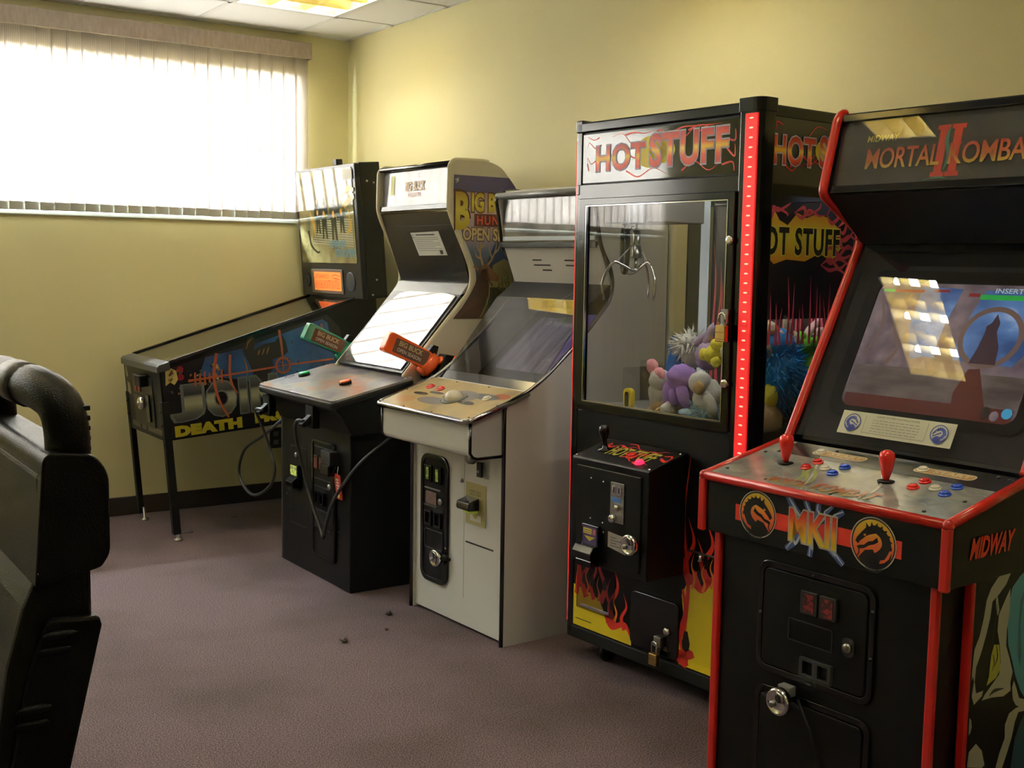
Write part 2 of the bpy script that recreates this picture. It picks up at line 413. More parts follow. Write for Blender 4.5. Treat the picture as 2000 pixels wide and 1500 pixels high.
# parabolic troffers
tube_m = mat('fluorescent_tube', (1.0, 0.96, 0.84), 0.4, emis=TUBE_STRENGTH)
louv = mat('gold_louver', (0.80, 0.68, 0.28), 0.28, 0.85)
refl = mat('gold_reflector', (0.82, 0.72, 0.38), 0.35, 0.6)
first = None
LAB = ['recessed fluorescent ceiling fixture with yellow louver in the corner above the pinball machine',
       'recessed fluorescent ceiling fixture above the claw machine',
       'recessed fluorescent ceiling fixture above the open floor before the claw machine',
       'added unseen fill fixture in the ceiling above the red-edged cabinet',  # unseen fixture, added as fill for the machine fronts and sides
       'recessed fluorescent ceiling fixture near the left end of the window',
       'recessed fluorescent ceiling fixture at the middle of the left side',
       'added unseen fill fixture in the ceiling above the viewer at the left', 'recessed fluorescent ceiling fixture behind the viewer at the rear']  # the one above the viewer is unseen, added as fill light
for (c, r), lb in zip(FIX, LAB):
    x1, x0 = gx[c], gx[c+1]; y1, y0 = gy[r], gy[r+1]
    if first is None:
        t = thing('ceiling_light', lb, 'light', ((x0+x1)/2, (y0+y1)/2, H), 0, 'ceiling lights'); first = t
        hx, hy = (x1-x0)/2-.008, (y1-y0)/2-.008
        b = MB(); b.box(-hx, hx, -hy, hy, .12, .125); b.box(-hx, -hx+.004, -hy, hy, .002, .12); b.box(hx-.004, hx, -hy, hy, .002, .12)
        b.box(-hx, hx, -hy, -hy+.004, .002, .12); b.box(-hx, hx, hy-.004, hy, .002, .12)
        b.build('housing', refl, t)
        b = MB(); fr_ = Frame((0, 0, 0), (1, 0, 0), (0, -1, 0))
        frame_ring(b, fr_, [(-hx, -hy), (hx, -hy), (hx, hy), (-hx, hy)], [(-hx+.018, -hy+.018), (hx-.018, -hy+.018), (hx-.018, hy-.018), (-hx+.018, hy-.018)], -.006, .001)
        b.build('frame', gridm, t)
        for k in (-1, 0, 1):
            MB().tube([(k*.19, -hy+.03, .085), (k*.19, hy-.03, .085)], .016, 10).build('tube', tube_m, t)
        for k in range(1, 3):
            x = -hx+2*hx*k/3
            MB().prism([(x-.001, .004), (x+.001, .004), (x+.014, .06), (x-.014, .06)], -hy+.01, hy-.01, 1).build('louver_blade', louv, t)
        for k in range(1, 3):
            y = -hy+2*hy*k/3
            MB().prism([(y-.001, .003), (y+.001, .003), (y+.016, .06), (y-.016, .06)], -hx+.01, hx-.01, 0).build('louver_blade', louv, t)
    else:
        t = first.copy(); COL.objects.link(t); t['label'] = lb
        for ch in list(first.children):
            q = ch.copy(); COL.objects.link(q); q.parent = t
        t.location = ((x0+x1)/2, (y0+y1)/2, H)
        if (c, r) == (3, 5):            # a half-size fixture, its bay filled up with a cut tile
            t.location.y = (y0+y1)/2-.15; t.scale = (1, .5, 1)
            MB().box(x0+.006, x1-.006, y1-.294, y1-.006, H+.003, H+.017).build('ceiling_tile', tilem, ceil_, bevel=.002, seg=1)

# ---------------------------------------------------------------- vertical blinds
m_, t_, b_ = _nodes('blind_fabric'); t_.nodes.remove(b_)
d_ = t_.nodes.new('ShaderNodeBsdfDiffuse'); tr_ = t_.nodes.new('ShaderNodeBsdfTranslucent'); mx_ = t_.nodes.new('ShaderNodeMixShader')
tc_ = t_.nodes.new('ShaderNodeTexCoord'); wv = t_.nodes.new('ShaderNodeTexWave'); wv.inputs['Scale'].default_value = 34; wv.bands_direction = 'X'; wv.inputs['Distortion'].default_value = 1.2
wv.inputs['Detail'].default_value = 2
rp = t_.nodes.new('ShaderNodeValToRGB'); rp.color_ramp.elements[0].color = (0.62, 0.54, 0.50, 1); rp.color_ramp.elements[1].color = (0.82, 0.79, 0.76, 1)
t_.links.new(tc_.outputs['Object'], wv.inputs['Vector']); t_.links.new(wv.outputs['Fac'], rp.inputs['Fac'])
t_.links.new(rp.outputs['Color'], d_.inputs['Color']); t_.links.new(rp.outputs['Color'], tr_.inputs['Color'])
mx_.inputs[0].default_value = 0.55; t_.links.new(d_.outputs[0], mx_.inputs[1]); t_.links.new(tr_.outputs[0], mx_.inputs[2])
t_.links.new(mx_.outputs[0], t_.nodes['Material Output'].inputs['Surface'])
valm = noisemat('valance_fabric', [(0.3, (0.33, 0.26, 0.20)), (0.7, (0.43, 0.35, 0.28))], 60, 0.8, 6, stretch=(1, 1, .3))
bl = thing('vertical_blinds', 'beige vertical blinds with taupe valance over the bright window', 'blinds', (0, 0, 0))
BY = -.034
v = MB(); v.box(-4.80, -.271, BY-.045, BY-.035, 2.593, 2.684); v.box(-.281, -.271, BY-.035, -.001, 2.593, 2.684); v.box(-4.80, -4.79, BY-.035, 0, 2.593, 2.684)
v.box(-4.80, -.271, BY-.035, -.001, 2.679, 2.684)
v.build('valance', valm, bl, bevel=.002)
MB().box(-4.78, -.29, BY-.02, BY+.02, 2.605, 2.64).build('head_rail', gridm, bl)
sl0 = None; x = -.318; i = 0
hem = mat('blind_hem', (0.42, 0.42, 0.36), 0.8)
while x > -4.75:
    ang = radians(random.uniform(5, 9)); zt = -random.uniform(0, .004)
    if sl0 is None:
        b = MB(); n = 8
        for k in range(n+1):
            a = k/n; xx = -.044+.088*a; yy = .006*(1-(2*a-1)**2)
            b.v += [(xx, yy, 1.70), (xx, yy, 2.60), (xx, yy+.0007, 2.60), (xx, yy+.0007, 1.70)]
        for k in range(n):
            q = 4*k; b.f += [[q, q+4, q+5, q+1], [q+2, q+6, q+7, q+3]]; b.m += [0, 0]; b.sm += [True, True]
        s = b.build('slat', m_, bl); sl0 = s
        w_ = MB().box(-.040, .040, .001, .006, 1.668, 1.712).build('bottom_weight', hem, s, bevel=.002)
    else:
        s = sl0.copy(); COL.objects.link(s); s.parent = bl
        w_ = w_.copy(); COL.objects.link(w_); w_.parent = s
    s.location = (x, BY, zt); s.rotation_euler = (0, 0, ang); x -= random.uniform(.0735, .077); i += 1

# ---------------------------------------------------------------- wall outlet, dirt on carpet
t = thing('wall_outlet', 'dark wall outlet plate low on the wall behind the pinball machine', 'outlet', (-.478, 0, .37))
MB().box(-.038, .038, -.006, 0, -.062, .062).build('cover_plate', dgrey, t, bevel=.003)
for dz in (-.025, .025):
    fr_ = Frame((0, -.006, dz), (1, 0, 0), (0, 0, 1))
    slab(MB(), fr_, rrect(-.016, .016, -.014, .014, .008), 0, .003).build('socket', mgrey, t)
lint = mat('dry_dark_lint', (0.03, 0.022, 0.016), 0.95, bump=1, bscale=300)

# ================================================================ shared small things
MACH = dict(claw=(-.654, -3.150, .066), white=(-.842, -2.312, .045), ped=(-.999, -1.337, .015), mk=(-1.099, -4.302, .055))
def mach(name, key, label, cat='arcade machine'):
    ox, oy, yw = MACH[key]
    return thing(name, label, cat, (ox, oy, 0), yw+MY)
def local(key, x, y, z):
    ox, oy, yw = MACH[key]
    return (ox+sin(yw)*x+cos(yw)*y, oy-cos(yw)*x+sin(yw)*y, z)
def on(name, label, cat, key, x, y, z, group=None):
    return thing(name, label, cat, local(key, x, y, z), MACH[key][2]+MY, group)
def disc_lock(key, x, y, z, label, r=.034, tilt=0.0):
    t = on('disc_padlock', label, 'padlock', key, x, y, z, 'round disc padlocks')
    b = MB(); b.lathe([(r*.9, -.012), (r, -.008), (r, .004), (r*.95, .009), (r*.80, .011), (r*.76, .0095), (r*.3, .0105)], (0, 0, 0), (0, -1, 0), 28)
    b.build('body', chrome, t, bevel=0)
    MB().lathe([(r*.24, 0), (r*.24, .004), (r*.14, .006)], (-r*.28, -.0125, -r*.18), (0, -1, 0), 14).build('key_cylinder', steel, t)
    a = [(r*.30+r*.42*cos(q), -.013-.001*0, r*.42+r*.42*sin(q)) for q in [radians(d) for d in range(-30, 131, 20)]]
    MB().lathe([(r*.36, 0), (r*.36, .002)], (r*.34, -.0128, r*.44), (0, -1, 0), 18).build('shackle_notch', dgrey, t)
    MB().tube([(r*.02, -.012, r*.52), (r*.30, -.017, r*.86), (r*.66, -.017, r*.66), (r*.62, -.012, r*.12)], r*.11, 8).build('shackle', chrome, t)
    return t
def brass_lock(key, x, y, z, label, w=.038, h=.040, sh=.03):
    t = on('brass_padlock', label, 'padlock', key, x, y, z, 'small brass padlocks')
    MB().box(-w/2, w/2, -.009, .009, -h, 0).build('body', brass, t, bevel=.003)
    q = w*.32; p = [(-q, 0, 0), (-q, 0, sh*.6)]+[(-q*cos(a), 0, sh*.6+q*sin(a)) for a in (pi*.2, pi*.4, pi*.6, pi*.8)]+[(q, 0, sh*.6), (q, 0, 0)]
    MB().tube(p, .0035, 8).build('shackle', chrome, t)
    for k in (-.3, .1): MB().box(-w/2+.001, w/2-.001, -.0096, -.009, -h*.5+k*h-.001, -h*.5+k*h).build('groove', dgrey, t)
    return t
def button(fr, x, y, r, m, parent, h=.008, name='button'):
    b = MB(); b.lathe([(r, 0), (r, .003), (r*.86, .0055), (r*.80, .0035)], fr.at(x, y, 0), fr.n, 20)
    o = b.build(name, m, parent)
    MB().lathe([(r*.72, .003), (r*.72, h), (r*.6, h+.0015), (r*.2, h+.001)], fr.at(x, y, 0), fr.n, 20).build('plunger', m, o)
    return o
def coin_door(fr, x0, x1, y0, y1, parent, rad=.02, name='coin_door'):
    b = MB(); frame_ring(b, fr, rrect(x0-.016, x1+.016, y0-.016, y1+.016, rad+.014), rrect(x0, x1, y0, y1, rad), 0, .007)
    d = b.build(name, blackg, parent, bevel=.002)
    slab(MB(), fr, rrect(x0+.003, x1-.003, y0+.003, y1-.003, rad), -.002, .009).build('door_leaf', black, d, bevel=.002)
    return d
FLK = grad('flame_pink', [(0, (0.75, .05, .05)), (.55, (0.62, .06, .12)), (1, (0.50, .08, .25))], 0.3)
FLO = mat('flame_orange', (0.80, .22, .02), 0.3)
FLY = mat('flame_yellow', (0.78, .62, .02), 0.3)
FLR = mat('flame_red', (0.62, .03, .02), 0.3)
FLD = mat('print_black', (0.006, .006, .008), 0.3)
HOTG = grad('hot_letters', [(0, (.50, .02, .02)), (.28, (.82, .10, .02)), (.5, (.95, .62, .05)), (.62, (.80, .12, .02)), (1, (.42, .01, .02))], 0.3)
LILAC = mat('print_pale_outline', (.55, .55, .70), 0.3)

# ================================================================ CLAW MACHINE
C = mach('claw_machine', 'claw', 'tall black claw machine with flame prints, red light strips and plush toys inside')
CW, CD, CZ0, CZ1 = .803, .60, .09, 1.924
ZG0, ZG1 = .93, 1.665       # glass zone
cf = Frame((0, 0, 0), (1, 0, 0), (0, 0, 1)); cf.n = Vector((0, -1, 0))
cs = Frame((CW, 0, 0), (0, 1, 0), (0, 0, 1))
csl = Frame((0, 0, 0), (0, 1, 0), (0, 0, 1)); csl.n = Vector((-1, 0, 0))
# lower body as panels around a hollow, so the prize hatch and doors sit on it
b = MB(); b.box(.028, CW-.02, .004, CD-.004, CZ0+.02, .915)
b.build('lower_cabinet', black, C, bevel=.004)
b = MB(); b.box(.0, CW, .0, CD, CZ0-.015, CZ0+.03); b.build('base_rail', blackr, C, bevel=.004)
# header box
b = MB(); b.box(.03, CW-.03, .006, CD-.006, 1.705, 1.885); b.build('header_box', black, C)
MB().box(.0, CW-.005, -.004, CD, 1.885, 1.922).build('top_rail', blackg, C, bevel=.006)
b = MB(); b.box(.02, CW-.045, -.002, .022, 1.655, 1.708); b.box(CW-.045, CW-.02, -.002, CD-.004, 1.655, 1.708); b.box(.02, CW-.045, CD-.02, CD-.004, 1.655, 1.708); b.box(.004, .02, -.002, CD-.004, 1.672, 1.708)
b.build('middle_rail', blackg, C, bevel=.003)
# corner posts
MB().box(.0, .03, .0, .045, CZ0, 1.9).build('corner_post', blackg, C, bevel=.005)
b = MB(); b.prism(rounded([(CW-.052, -.006), (CW+.03, -.006), (CW+.03, .062), (CW-.052, .062)], [.004, .03, .008, .004]), CZ0, 1.895, 2)
b.build('corner_post', blackg, C)
MB().prism(rounded([(CW-.056, -.010), (CW+.034, -.010), (CW+.034, .066), (CW-.056, .066)], [.004, .034, .008, .004]), 1.892, 1.932, 2).build('post_cap', blackg, C)
MB().box(-.003, .033, -.004, .045, 1.888, 1.930).build('post_cap', blackg, C, bevel=.004)
MB().box(.0, .075, CD-.03, CD, ZG0-.02, ZG1+.02).build('corner_post', dgrey, C, bevel=.003)
MB().box(.075, .115, CD-.034, CD-.028, ZG0-.02, ZG1+.02).build('light_strip', mat('pale_strip', (.55, .62, .66), .4, emis=.35), C)
MB().box(CW-.03, CW, CD-.035, CD, CZ0, 1.9).build('corner_post', blackg, C, bevel=.003)
MB().box(.115, CW-.03, CD-.012, CD-.004, ZG0-.05, ZG1+.02).build('back_panel', mat('back_panel_print', (.03, .03, .045), .25), C)
# red light strips with single diodes
ledr = mat('red_light_cover', (0.80, 0.018, 0.022), 0.35, emis=.7)
led = mat('red_diode', (1.0, 0.36, 0.26), 0.4, emis=1.7)
def led_strip(x0, x1, y, z0, z1, n, name):
    s = MB().box(x0, x1, y-.006, y, z0, z1).build(name, ledr, C, bevel=.002)
    me = None
    for k in range(n):
        z = z0+(z1-z0)*(k+.5)/n
        if me is None:
            o = MB().ball((0, 0, 0), ((x1-x0)*.17, .0025, (x1-x0)*.06), nu=8, nv=5).build('diode', led, s); me = o
        else:
            o = me.copy(); COL.objects.link(o); o.parent = s
        o.location = ((x0+x1)/2, y-.006, z)
led_strip(CW-.027, CW+.021, -.006, .10, 1.885, 62, 'light_strip')
s_ = MB().box(-.006, .0, .004, .016, .13, 1.86).build('light_strip', ledr, C)
me_ = None
for k in range(70):
    if me_ is None: o = MB().ball((0, 0, 0), (.0022, .003, .004), nu=6, nv=4).build('diode', led, s_); me_ = o
    else: o = me_.copy(); COL.objects.link(o); o.parent = s_
    o.location = (-.006, .008, .14+1.71*k/69)
# front marquee panel
mq = MB().box(.036, CW-.052, -.001, .006, 1.712, 1.878).build('front_marquee', mat('marquee_face', (.012, .010, .012), .06, coat=.6), C)
mqf = Frame((0, -.001, 0), (1, 0, 0), (0, 0, 1))
def flame_wisps(pr, x0, x1, y0, y1, n, mi, ln=.12, seed=1, dirx=1.0, w=.006):
    R = random.Random(seed)
    for k in range(n):
        x = R.uniform(x0, x1); y = R.uniform(y0, y1); l = R.uniform(.6, 1.2)*ln; a = R.uniform(-.35, .35)
        s = R.choice((-1, 1)); P = [(x, y), (x+dirx*l*.3, y+s*l*.14+a*l*.3), (x+dirx*l*.65, y-s*l*.06+a*l*.6), (x+dirx*l, y+s*l*.10+a*l)]
        P = [(min(max(p[0], x0-.0), x1+.03), min(max(p[1], y0), y1)) for p in P]
        pr.strip(P, [w*1.6, w*1.2, w*.7, .0004], mi, n=14)
pr = Pr(mqf, .0004)
flame_wisps(pr, .12, .70, 1.722, 1.868, 12, 0, .17, 3, 1, .004); flame_wisps(pr, .06, .5, 1.722, 1.868, 6, 0, .14, 5, -1, .003)
pr.build('flame_print', [FLR], C)
pr = Pr(mqf, .0008); pr.disc(.37, 1.80, .075, .052, 0); pr.disc(.42, 1.80, .06, .04, 0); pr.build('yellow_burst', FLY, C)
text(mqf, 'HOT', .105, .345, 1.748, 1.836, (HOTG, LILAC), C, .03, .035, d=.0012, space=1.08)
text(mqf, 'STUFF', .365, .705, 1.748, 1.858, (HOTG, LILAC), C, .03, .035, d=.0012, space=1.08)
# front door with its pane
door = MB(); fr_ = Frame((0, -.002, 0), (1, 0, 0), (0, 0, 1))
frame_ring(door, fr_, [(.03, .918), (.748, .918), (.748, 1.658), (.03, 1.658)], [(.070, .950), (.722, .950), (.722, 1.634), (.070, 1.634)], -.012, .012)
dr = door.build('glass_door', blackg, C, bevel=.003)
MB().box(.066, .726, .0, .004, .946, 1.638).build('pane', screen_glass, dr)
bz = MB(); frame_ring(bz, fr_, [(.070, .950), (.722, .950), (.722, 1.634), (.070, 1.634)], [(.0735, .9535), (.7185, .9535), (.7185, 1.6305), (.0735, 1.6305)], .004, .013)
bz.build('chrome_bead', chrome, dr)
for z in (1.51, 1.071):
    l = MB(); l.lathe([(.014, 0), (.014, .006), (.011, .009), (.006, .009)], (.735, -.014, z), (0, -1, 0), 18); l.build('cam_lock', chrome, dr)
MB().box(.715, .745, -.024, -.014, 1.255, 1.30).build('hasp', steel, dr, bevel=.002)
# side panes and interior
MB().box(CW-.006, CW-.001, .062, CD-.036, .79, 1.685).build('side_pane', screen_glass, C)
MB().box(.004, .009, .045, CD-.03, ZG0-.01, ZG1).build('side_pane', screen_glass, C)
MB().box(.028, .40, .01, CD-.01, ZG0-.012, ZG0-.004).build('deck', mat('deck_grey', (.25, .26, .25), .6), C)
# side print: header lettering, flame band
csf = Frame((CW-.0, 0, 0), (0, 1, 0), (0, 0, 1))
sp_ = MB().box(CW-.03, CW-.001, .062, CD-.036, 1.685, 1.885).build('side_marquee', mat('marquee_side', (.012, .010, .012), .15, coat=.6), C)
pr = Pr(csf, .0004); flame_wisps(pr, .08, .52, 1.70, 1.87, 9, 0, .15, 9, 1, .004); flame_wisps(pr, .1, .5, 1.70, 1.87, 4, 0, .13, 10, -1, .003)
pr.build('flame_print', [FLR], C)
pr = Pr(csf, .0008); pr.disc(.345, 1.795, .055, .04, 0); pr.build('yellow_burst', FLY, C)
text(csf, 'HOT', .088, .290, 1.742, 1.832, (HOTG, LILAC), C, .03, .035, d=.0012, space=1.08)
text(csf, 'STUFF', .310, .56, 1.745, 1.842, (HOTG, LILAC), C, .03, .035, d=.0012, space=1.08)
# print on the side pane
YOL = mat('yellow_outline', (.88, .84, .12), .3)
text(csf, 'HOT STUFF', -.065+.07, .432, 1.468, 1.555, (FLD, YOL), C, .035, .035, d=.0016, space=1.12)
pr = Pr(csf, .0005)
pr.poly([(.068, 1.47), (.068, 1.60), (.10, 1.61), (.13, 1.575), (.17, 1.56), (.215, 1.60), (.26, 1.585), (.31, 1.60), (.37, 1.59), (.43, 1.555), (.45, 1.50), (.40, 1.455), (.33, 1.475), (.26, 1.45), (.17, 1.455), (.11, 1.44)], 0)
pr.build('flame_print', [grad('burst', [(0, (.75, .30, .03)), (.5, (.90, .80, .08)), (1, (.80, .30, .03))], .3)], C)
PINK = mat('pink_print', (.70, .08, .14), .3); DKB = glass('dark_print_film', (.05, .055, .085), 1.45, .02)
pr = Pr(csf, .0003); pr.rect(.064, CD-.038, 1.27, 1.682, 0); pr.build('dark_film', DKB, C)
pr = Pr(csf, .0012); R = random.Random(4)
for k in range(18):       # tall thin licks rising from the toys
    y = .075+.027*k+R.uniform(-.006, .006); h = R.uniform(.07, .21)
    pr.strip([(y, 1.19), (y+R.uniform(-.008, .008), 1.22+h*.35), (y+R.uniform(-.008, .008), 1.22+h)], [.013, .008, .0006], 0, n=10)
for (a, b_) in (((.06, 1.60), (.20, 1.60)), ((.20, 1.60), (.36, 1.62)), ((.36, 1.60), (.52, 1.62)), ((.38, 1.52), (.55, 1.54)), ((.36, 1.47), (.53, 1.45)), ((.34, 1.44), (.52, 1.42)), ((.42, 1.56), (.55, 1.58)), ((.40, 1.49), (.54, 1.50))):
    for s in (-1, 1):
        j = lambda q: R.uniform(-q, q)
        mx, my = (a[0]+b_[0])/2, (a[1]+b_[1])/2; l = b_[0]-a[0]
        pr.strip([a, (a[0]+l*.22+j(.01), a[1]+.020*s+j(.008)), (a[0]+l*.5+j(.02), my-.006*s+j(.01)), (a[0]+l*.75, my+.014*s+j(.012)), (b_[0]-R.uniform(0, .04), b_[1]+.02*s+j(.012))], [.003, .014, .010, .007, .0006], 0, n=24)
pr.build('flame_print', [PINK], C)
# back panel flames seen through the door
bpf = Frame((.115, CD-.013, 0), (1, 0, 0), (0, 0, 1)); pr = Pr(bpf, .0006)
for k in range(22):
    x = .015+.028*k; z0 = .95; h = R.uniform(.25, .62)
    pr.strip([(x, z0), (x+R.uniform(-.02, .02), z0+h*.4), (x+R.uniform(-.012, .012), z0+h*.75), (x+R.uniform(-.01, .01), z0+h)], [.016, .013, .008, .001], 0, n=14)
pr.build('flame_print', [PINK], C)
# inner lamp of the prize zone (fluorescent behind the header)
MB().tube([(.08, .045, 1.688), (.64, .045, 1.688)], .010, 8).build('inner_lamp', mat('cabinet_tube', (1, .98, .90), .4, emis=48), C)
MB().tube([(.725, .06, 1.688), (.725, .52, 1.688)], .010, 8).build('inner_lamp', MATS['cabinet_tube'], C)
# control box on the front
BX0, BX1, BY_ = .205, .575, -.17
pts = [(0.0, .43), (BY_, .43), (BY_, .787), (0.0, .832)]
MB().prism(pts, BX0, BX1, 0).build('control_box', black, C, bevel=.005)
tf = Frame((BX0, BY_, .787), (1, 0, 0), (0, .17, .045))
pr = Pr(tf, .0006); flame_wisps(pr, .10, .33, .03, .16, 16, 0, .10, 12, 1, .005); flame_wisps(pr, .05, .2, .05, .15, 6, 0, .08, 13, -1, .004)
pr.build('flame_print', [FLR], C)
text(tf, 'HOT STUFF', .10, .31, .055, .125, (mat('lime_letters', (.42, .40, .05), .3), FLD), C, .02, .03, d=.001)
for x, y in ((.012, .012), (.358, .012), (.012, .155), (.358, .155)):
    b = MB(); screwhead(b, tf, x, y, .005); b.build('bolt', chrome, C)
js = MB(); js.lathe([(.026, 0), (.024, .004), (.010, .006), (.008, .026), (.011, .038), (.0165, .056), (.018, .068), (.016, .079), (.008, .086)], tf.at(.075, .085, 0), (0, -.12, 1), 20)
js.build('joystick', blackg, C)
button(tf, .215, .075, .021, redbtn, C, .010)
o = button(tf, .285, .040, .017, mat('pink_lit_button', (.9, .03, .12), .2, emis=1.2), C, .010)
bf = Frame((0, BY_, 0), (1, 0, 0), (0, 0, 1))
d = slab(MB(), bf, rrect(BX0+.035, BX1-.03, .448, .762, .006), 0, .005).build('coin_door', black, C, bevel=.0015)
MB().box(BX0+.036, BX1-.032, BY_-.0065, BY_-.005, .760, .763).build('chrome_edge', steel, d)
cp = slab(MB(), bf, rrect(.408, .472, .598, .73, .003), .005, .009).build('coin_mech', steel, d, bevel=.001)
cpf = Frame((0, BY_-.009, 0), (1, 0, 0), (0, 0, 1))
slab(MB(), cpf, rrect(.418, .436, .692, .720, .008), 0, .004).build('coin_slot', chrome, cp)
slab(MB(), cpf, rrect(.442, .462, .692, .720, .008), 0, .004).build('coin_slot', chrome, cp)
for xx in (.427, .452): slab(MB(), cpf, rrect(xx-.002, xx+.002, .697, .716, .001), .004, .005).build('slit', dgrey, cp)
slab(MB(), cpf, rrect(.415, .458, .666, .682, .001), 0, .0012).build('blue_label', mat('blue_sticker', (.06, .18, .50), .5), cp)
MB().lathe([(.010, 0), (.010, .012), (.006, .014)], cpf.at(.446, .650, 0), (0, -1, 0), 14).build('return_button', chrome, cp)
MB().lathe([(.013, 0), (.013, .016), (.009, .018)], cpf.at(.428, .612, 0), (0, -1, 0), 16).build('cam_lock', chrome, cp)
for x, z in ((.31, .725), (.37, .722), (.31, .59), (.37, .585), (.285, .565), (.375, .555)):
    b = MB(); screwhead(b, Frame((0, BY_-.005, 0), (1, 0, 0), (0, 0, 1)), x, z, .004); b.build('bolt', chrome, d)
ba = slab(MB(), bf, rrect(.283, .365, .49, .572, .003), .005, .02).build('bill_acceptor', blackg, d, bevel=.002)
bp_ = Pr(Frame((0, BY_-.02, 0), (1, 0, 0), (0, 0, 1)), .0006); bp_.rect(.290, .358, .50, .567, 0); bp_.poly([(.298, .533), (.352, .533), (.325, .517)], 1, .0004); bp_.rect(.294, .335, .541, .560, 1, .0004); bp_.rect(.340, .354, .541, .560, 2, .0004)
bp_.rect(.297, .333, .545, .547, 0, .0008); bp_.rect(.297, .333, .552, .554, 0, .0008)
bp_.build('bill_label', [mat('violet_label', (.05, .035, .14), .4), mat('label_yellow', (.60, .50, .05), .4), mat('label_red', (.45, .12, .10), .4)], ba)
b = MB(); b.prism([(BY_-.005, .462), (BY_-.055, .462), (BY_-.055, .485), (BY_-.04, .505), (BY_-.005, .508)], .275, .368, 0); b.box(.283, .36, BY_-.045, BY_-.005, .435, .458)
b.build('bill_mouth', blackg, ba, bevel=.003)
slab(MB(), bf, [(.398, .512), (.398, .563), (.482, .556), (.482, .500)], .005, .0058).build('paper_notice', mat('notice_grey', (.30, .28, .28), .6), d)
pr = Pr(Frame((0, BY_-.0058, 0), (1, 0, 0), (0, 0, 1)), .0004)
for k in range(4): pr.rect(.410, .44+.02*(k % 2), .545-.009*k, .547-.009*k)
pr.build('notice_lines', dgrey, d)
# lower front: prize chute, access doors, flame print
FY = Frame((0, .004, 0), (1, 0, 0), (0, 0, 1)); FY2 = Frame((CW-.05, .004, 0), (1, 0, 0), (0, 0, 1))
pr = Pr(FY, .0005)
pr.poly([(.03, .125), (.03, .275), (.10, .265), (.17, .245), (.20, .20), (.235, .165), (.30, .19), (.335, .165), (.335, .125)], 0)
pr.build('yellow_flame', [FLY], C); pr = Pr(FY, .0005)
pr.poly([(.56, .125), (.56, .22), (.575, .30), (.565, .36), (.60, .43), (.65, .40), (.69, .44), (.745, .40), (.745, .125)], 0)
pr.build('yellow_flame', [FLY], C)
pr = Pr(FY, .0008); R = random.Random(6)
def lick(p, x, z, h, w, s=1): p.strip([(x, z), (x+s*w*.8, z+h*.3), (x-s*w*.4, z+h*.65), (x+s*w*.5, z+h)], [w, w*.75, w*.45, .0008], 0, n=16)
for x, h, w in ((.045, .30, .022), (.10, .20, .03), (.14, .17, .022), (.175, .20, .028), (.215, .17, .022), (.25, .22, .032), (.30, .13, .02)): lick(pr, x, .24 if x < .2 else .17, h, w, 1 if int(x*1000) % 2 else -1)
for x, z, h, w in ((.575, .22, .60, .022), (.60, .40, .22, .030), (.64, .40, .16, .026), (.68, .42, .20, .032), (.72, .40, .26, .026), (.575, .15, .16, .022), (.735, .22, .14, .024), (.045, .26, .45, .014), (.065, .48, .30, .012), (.60, .14, .05, .05)): lick(pr, x, z, h, w, 1 if int(x*1000) % 2 else -1)
pr.strip([(.20, .20), (.235, .165), (.30, .19), (.335, .15)], [.012, .02, .018, .006], 0)
pr.strip([(.57, .44), (.60, .425), (.65, .395), (.69, .435), (.745, .395)], [.012, .026, .020, .026, .012], 0)
pr.strip([(.57, .38), (.585, .30), (.565, .22), (.59, .15), (.60, .13)], [.010, .02, .014, .02, .01], 0)
pr.build('red_flame', [FLR], C)
pr = Pr(FY, .0011)
for x, z, r_ in ((.625, .47, .016), (.665, .485, .014), (.70, .48, .016), (.59, .20, .02), (.13, .30, .013), (.195, .30, .012), (.735, .26, .018), (.085, .30, .012), (.235, .24, .012)):
    pr.poly([(x-r_*.35, z+r_*2.2), (x-r_*.9, z+r_*.2), (x-r_*.7, z-r_*.9), (x, z-r_*1.3), (x+r_*.7, z-r_*.9), (x+r_*.9, z+r_*.2), (x+r_*.35, z+r_*2.2)], 0)
pr.build('dark_drops', [FLD], C)
pr = Pr(FY, .0012)
for x, z, h, w in ((.61, .39, .12, .012), (.655, .39, .09, .012), (.69, .41, .10, .012), (.10, .25, .10, .012), (.16, .24, .09, .010), (.25, .19, .10, .012)): lick(pr, x, z, h, w)
pr.build('orange_flame', [FLO], C, kind='stuff')
ch = slab(MB(), FY, rrect(.052, .25, .195, .43, .006), 0, .006).build('prize_flap', glass('smoked_flap', (.55, .5, .5), 1.5, .03), C)
MB().box(.075, .225, -.004, .0, .204, .214).build('chrome_strip', chrome, C, bevel=.001)
d = slab(MB(), FY, rrect(.335, .560, .135, .325, .022), 0, .008).build('access_door', blackg, C, bevel=.002)
MB().lathe([(.014, 0), (.014, .008), (.010, .012)], (.515, -.004, .225), (0, -1, 0), 18).build('cam_lock', chrome, d)
MB().box(.465, .497, -.020, -.004, .165, .20).build('hasp', steel, d, bevel=.002)
d = slab(MB(), FY, rrect(.592, .745, .150, .515, .004), 0, .003).build('side_door', glass('clear_door', (.96, .96, .96), 1.4, .05), C)
MB().box(.592, .745, -.0005, .003, .512, .518).build('door_edge', steel, d)
MB().lathe([(.012, 0), (.012, .008), (.008, .011)], (.645, .0, .50), (0, -1, 0), 18).build('cam_lock', chrome, d)
pr = Pr(FY, .0015); pr.rect(.045, .13, .150, .153); pr.build('small_print', [FLD], C)
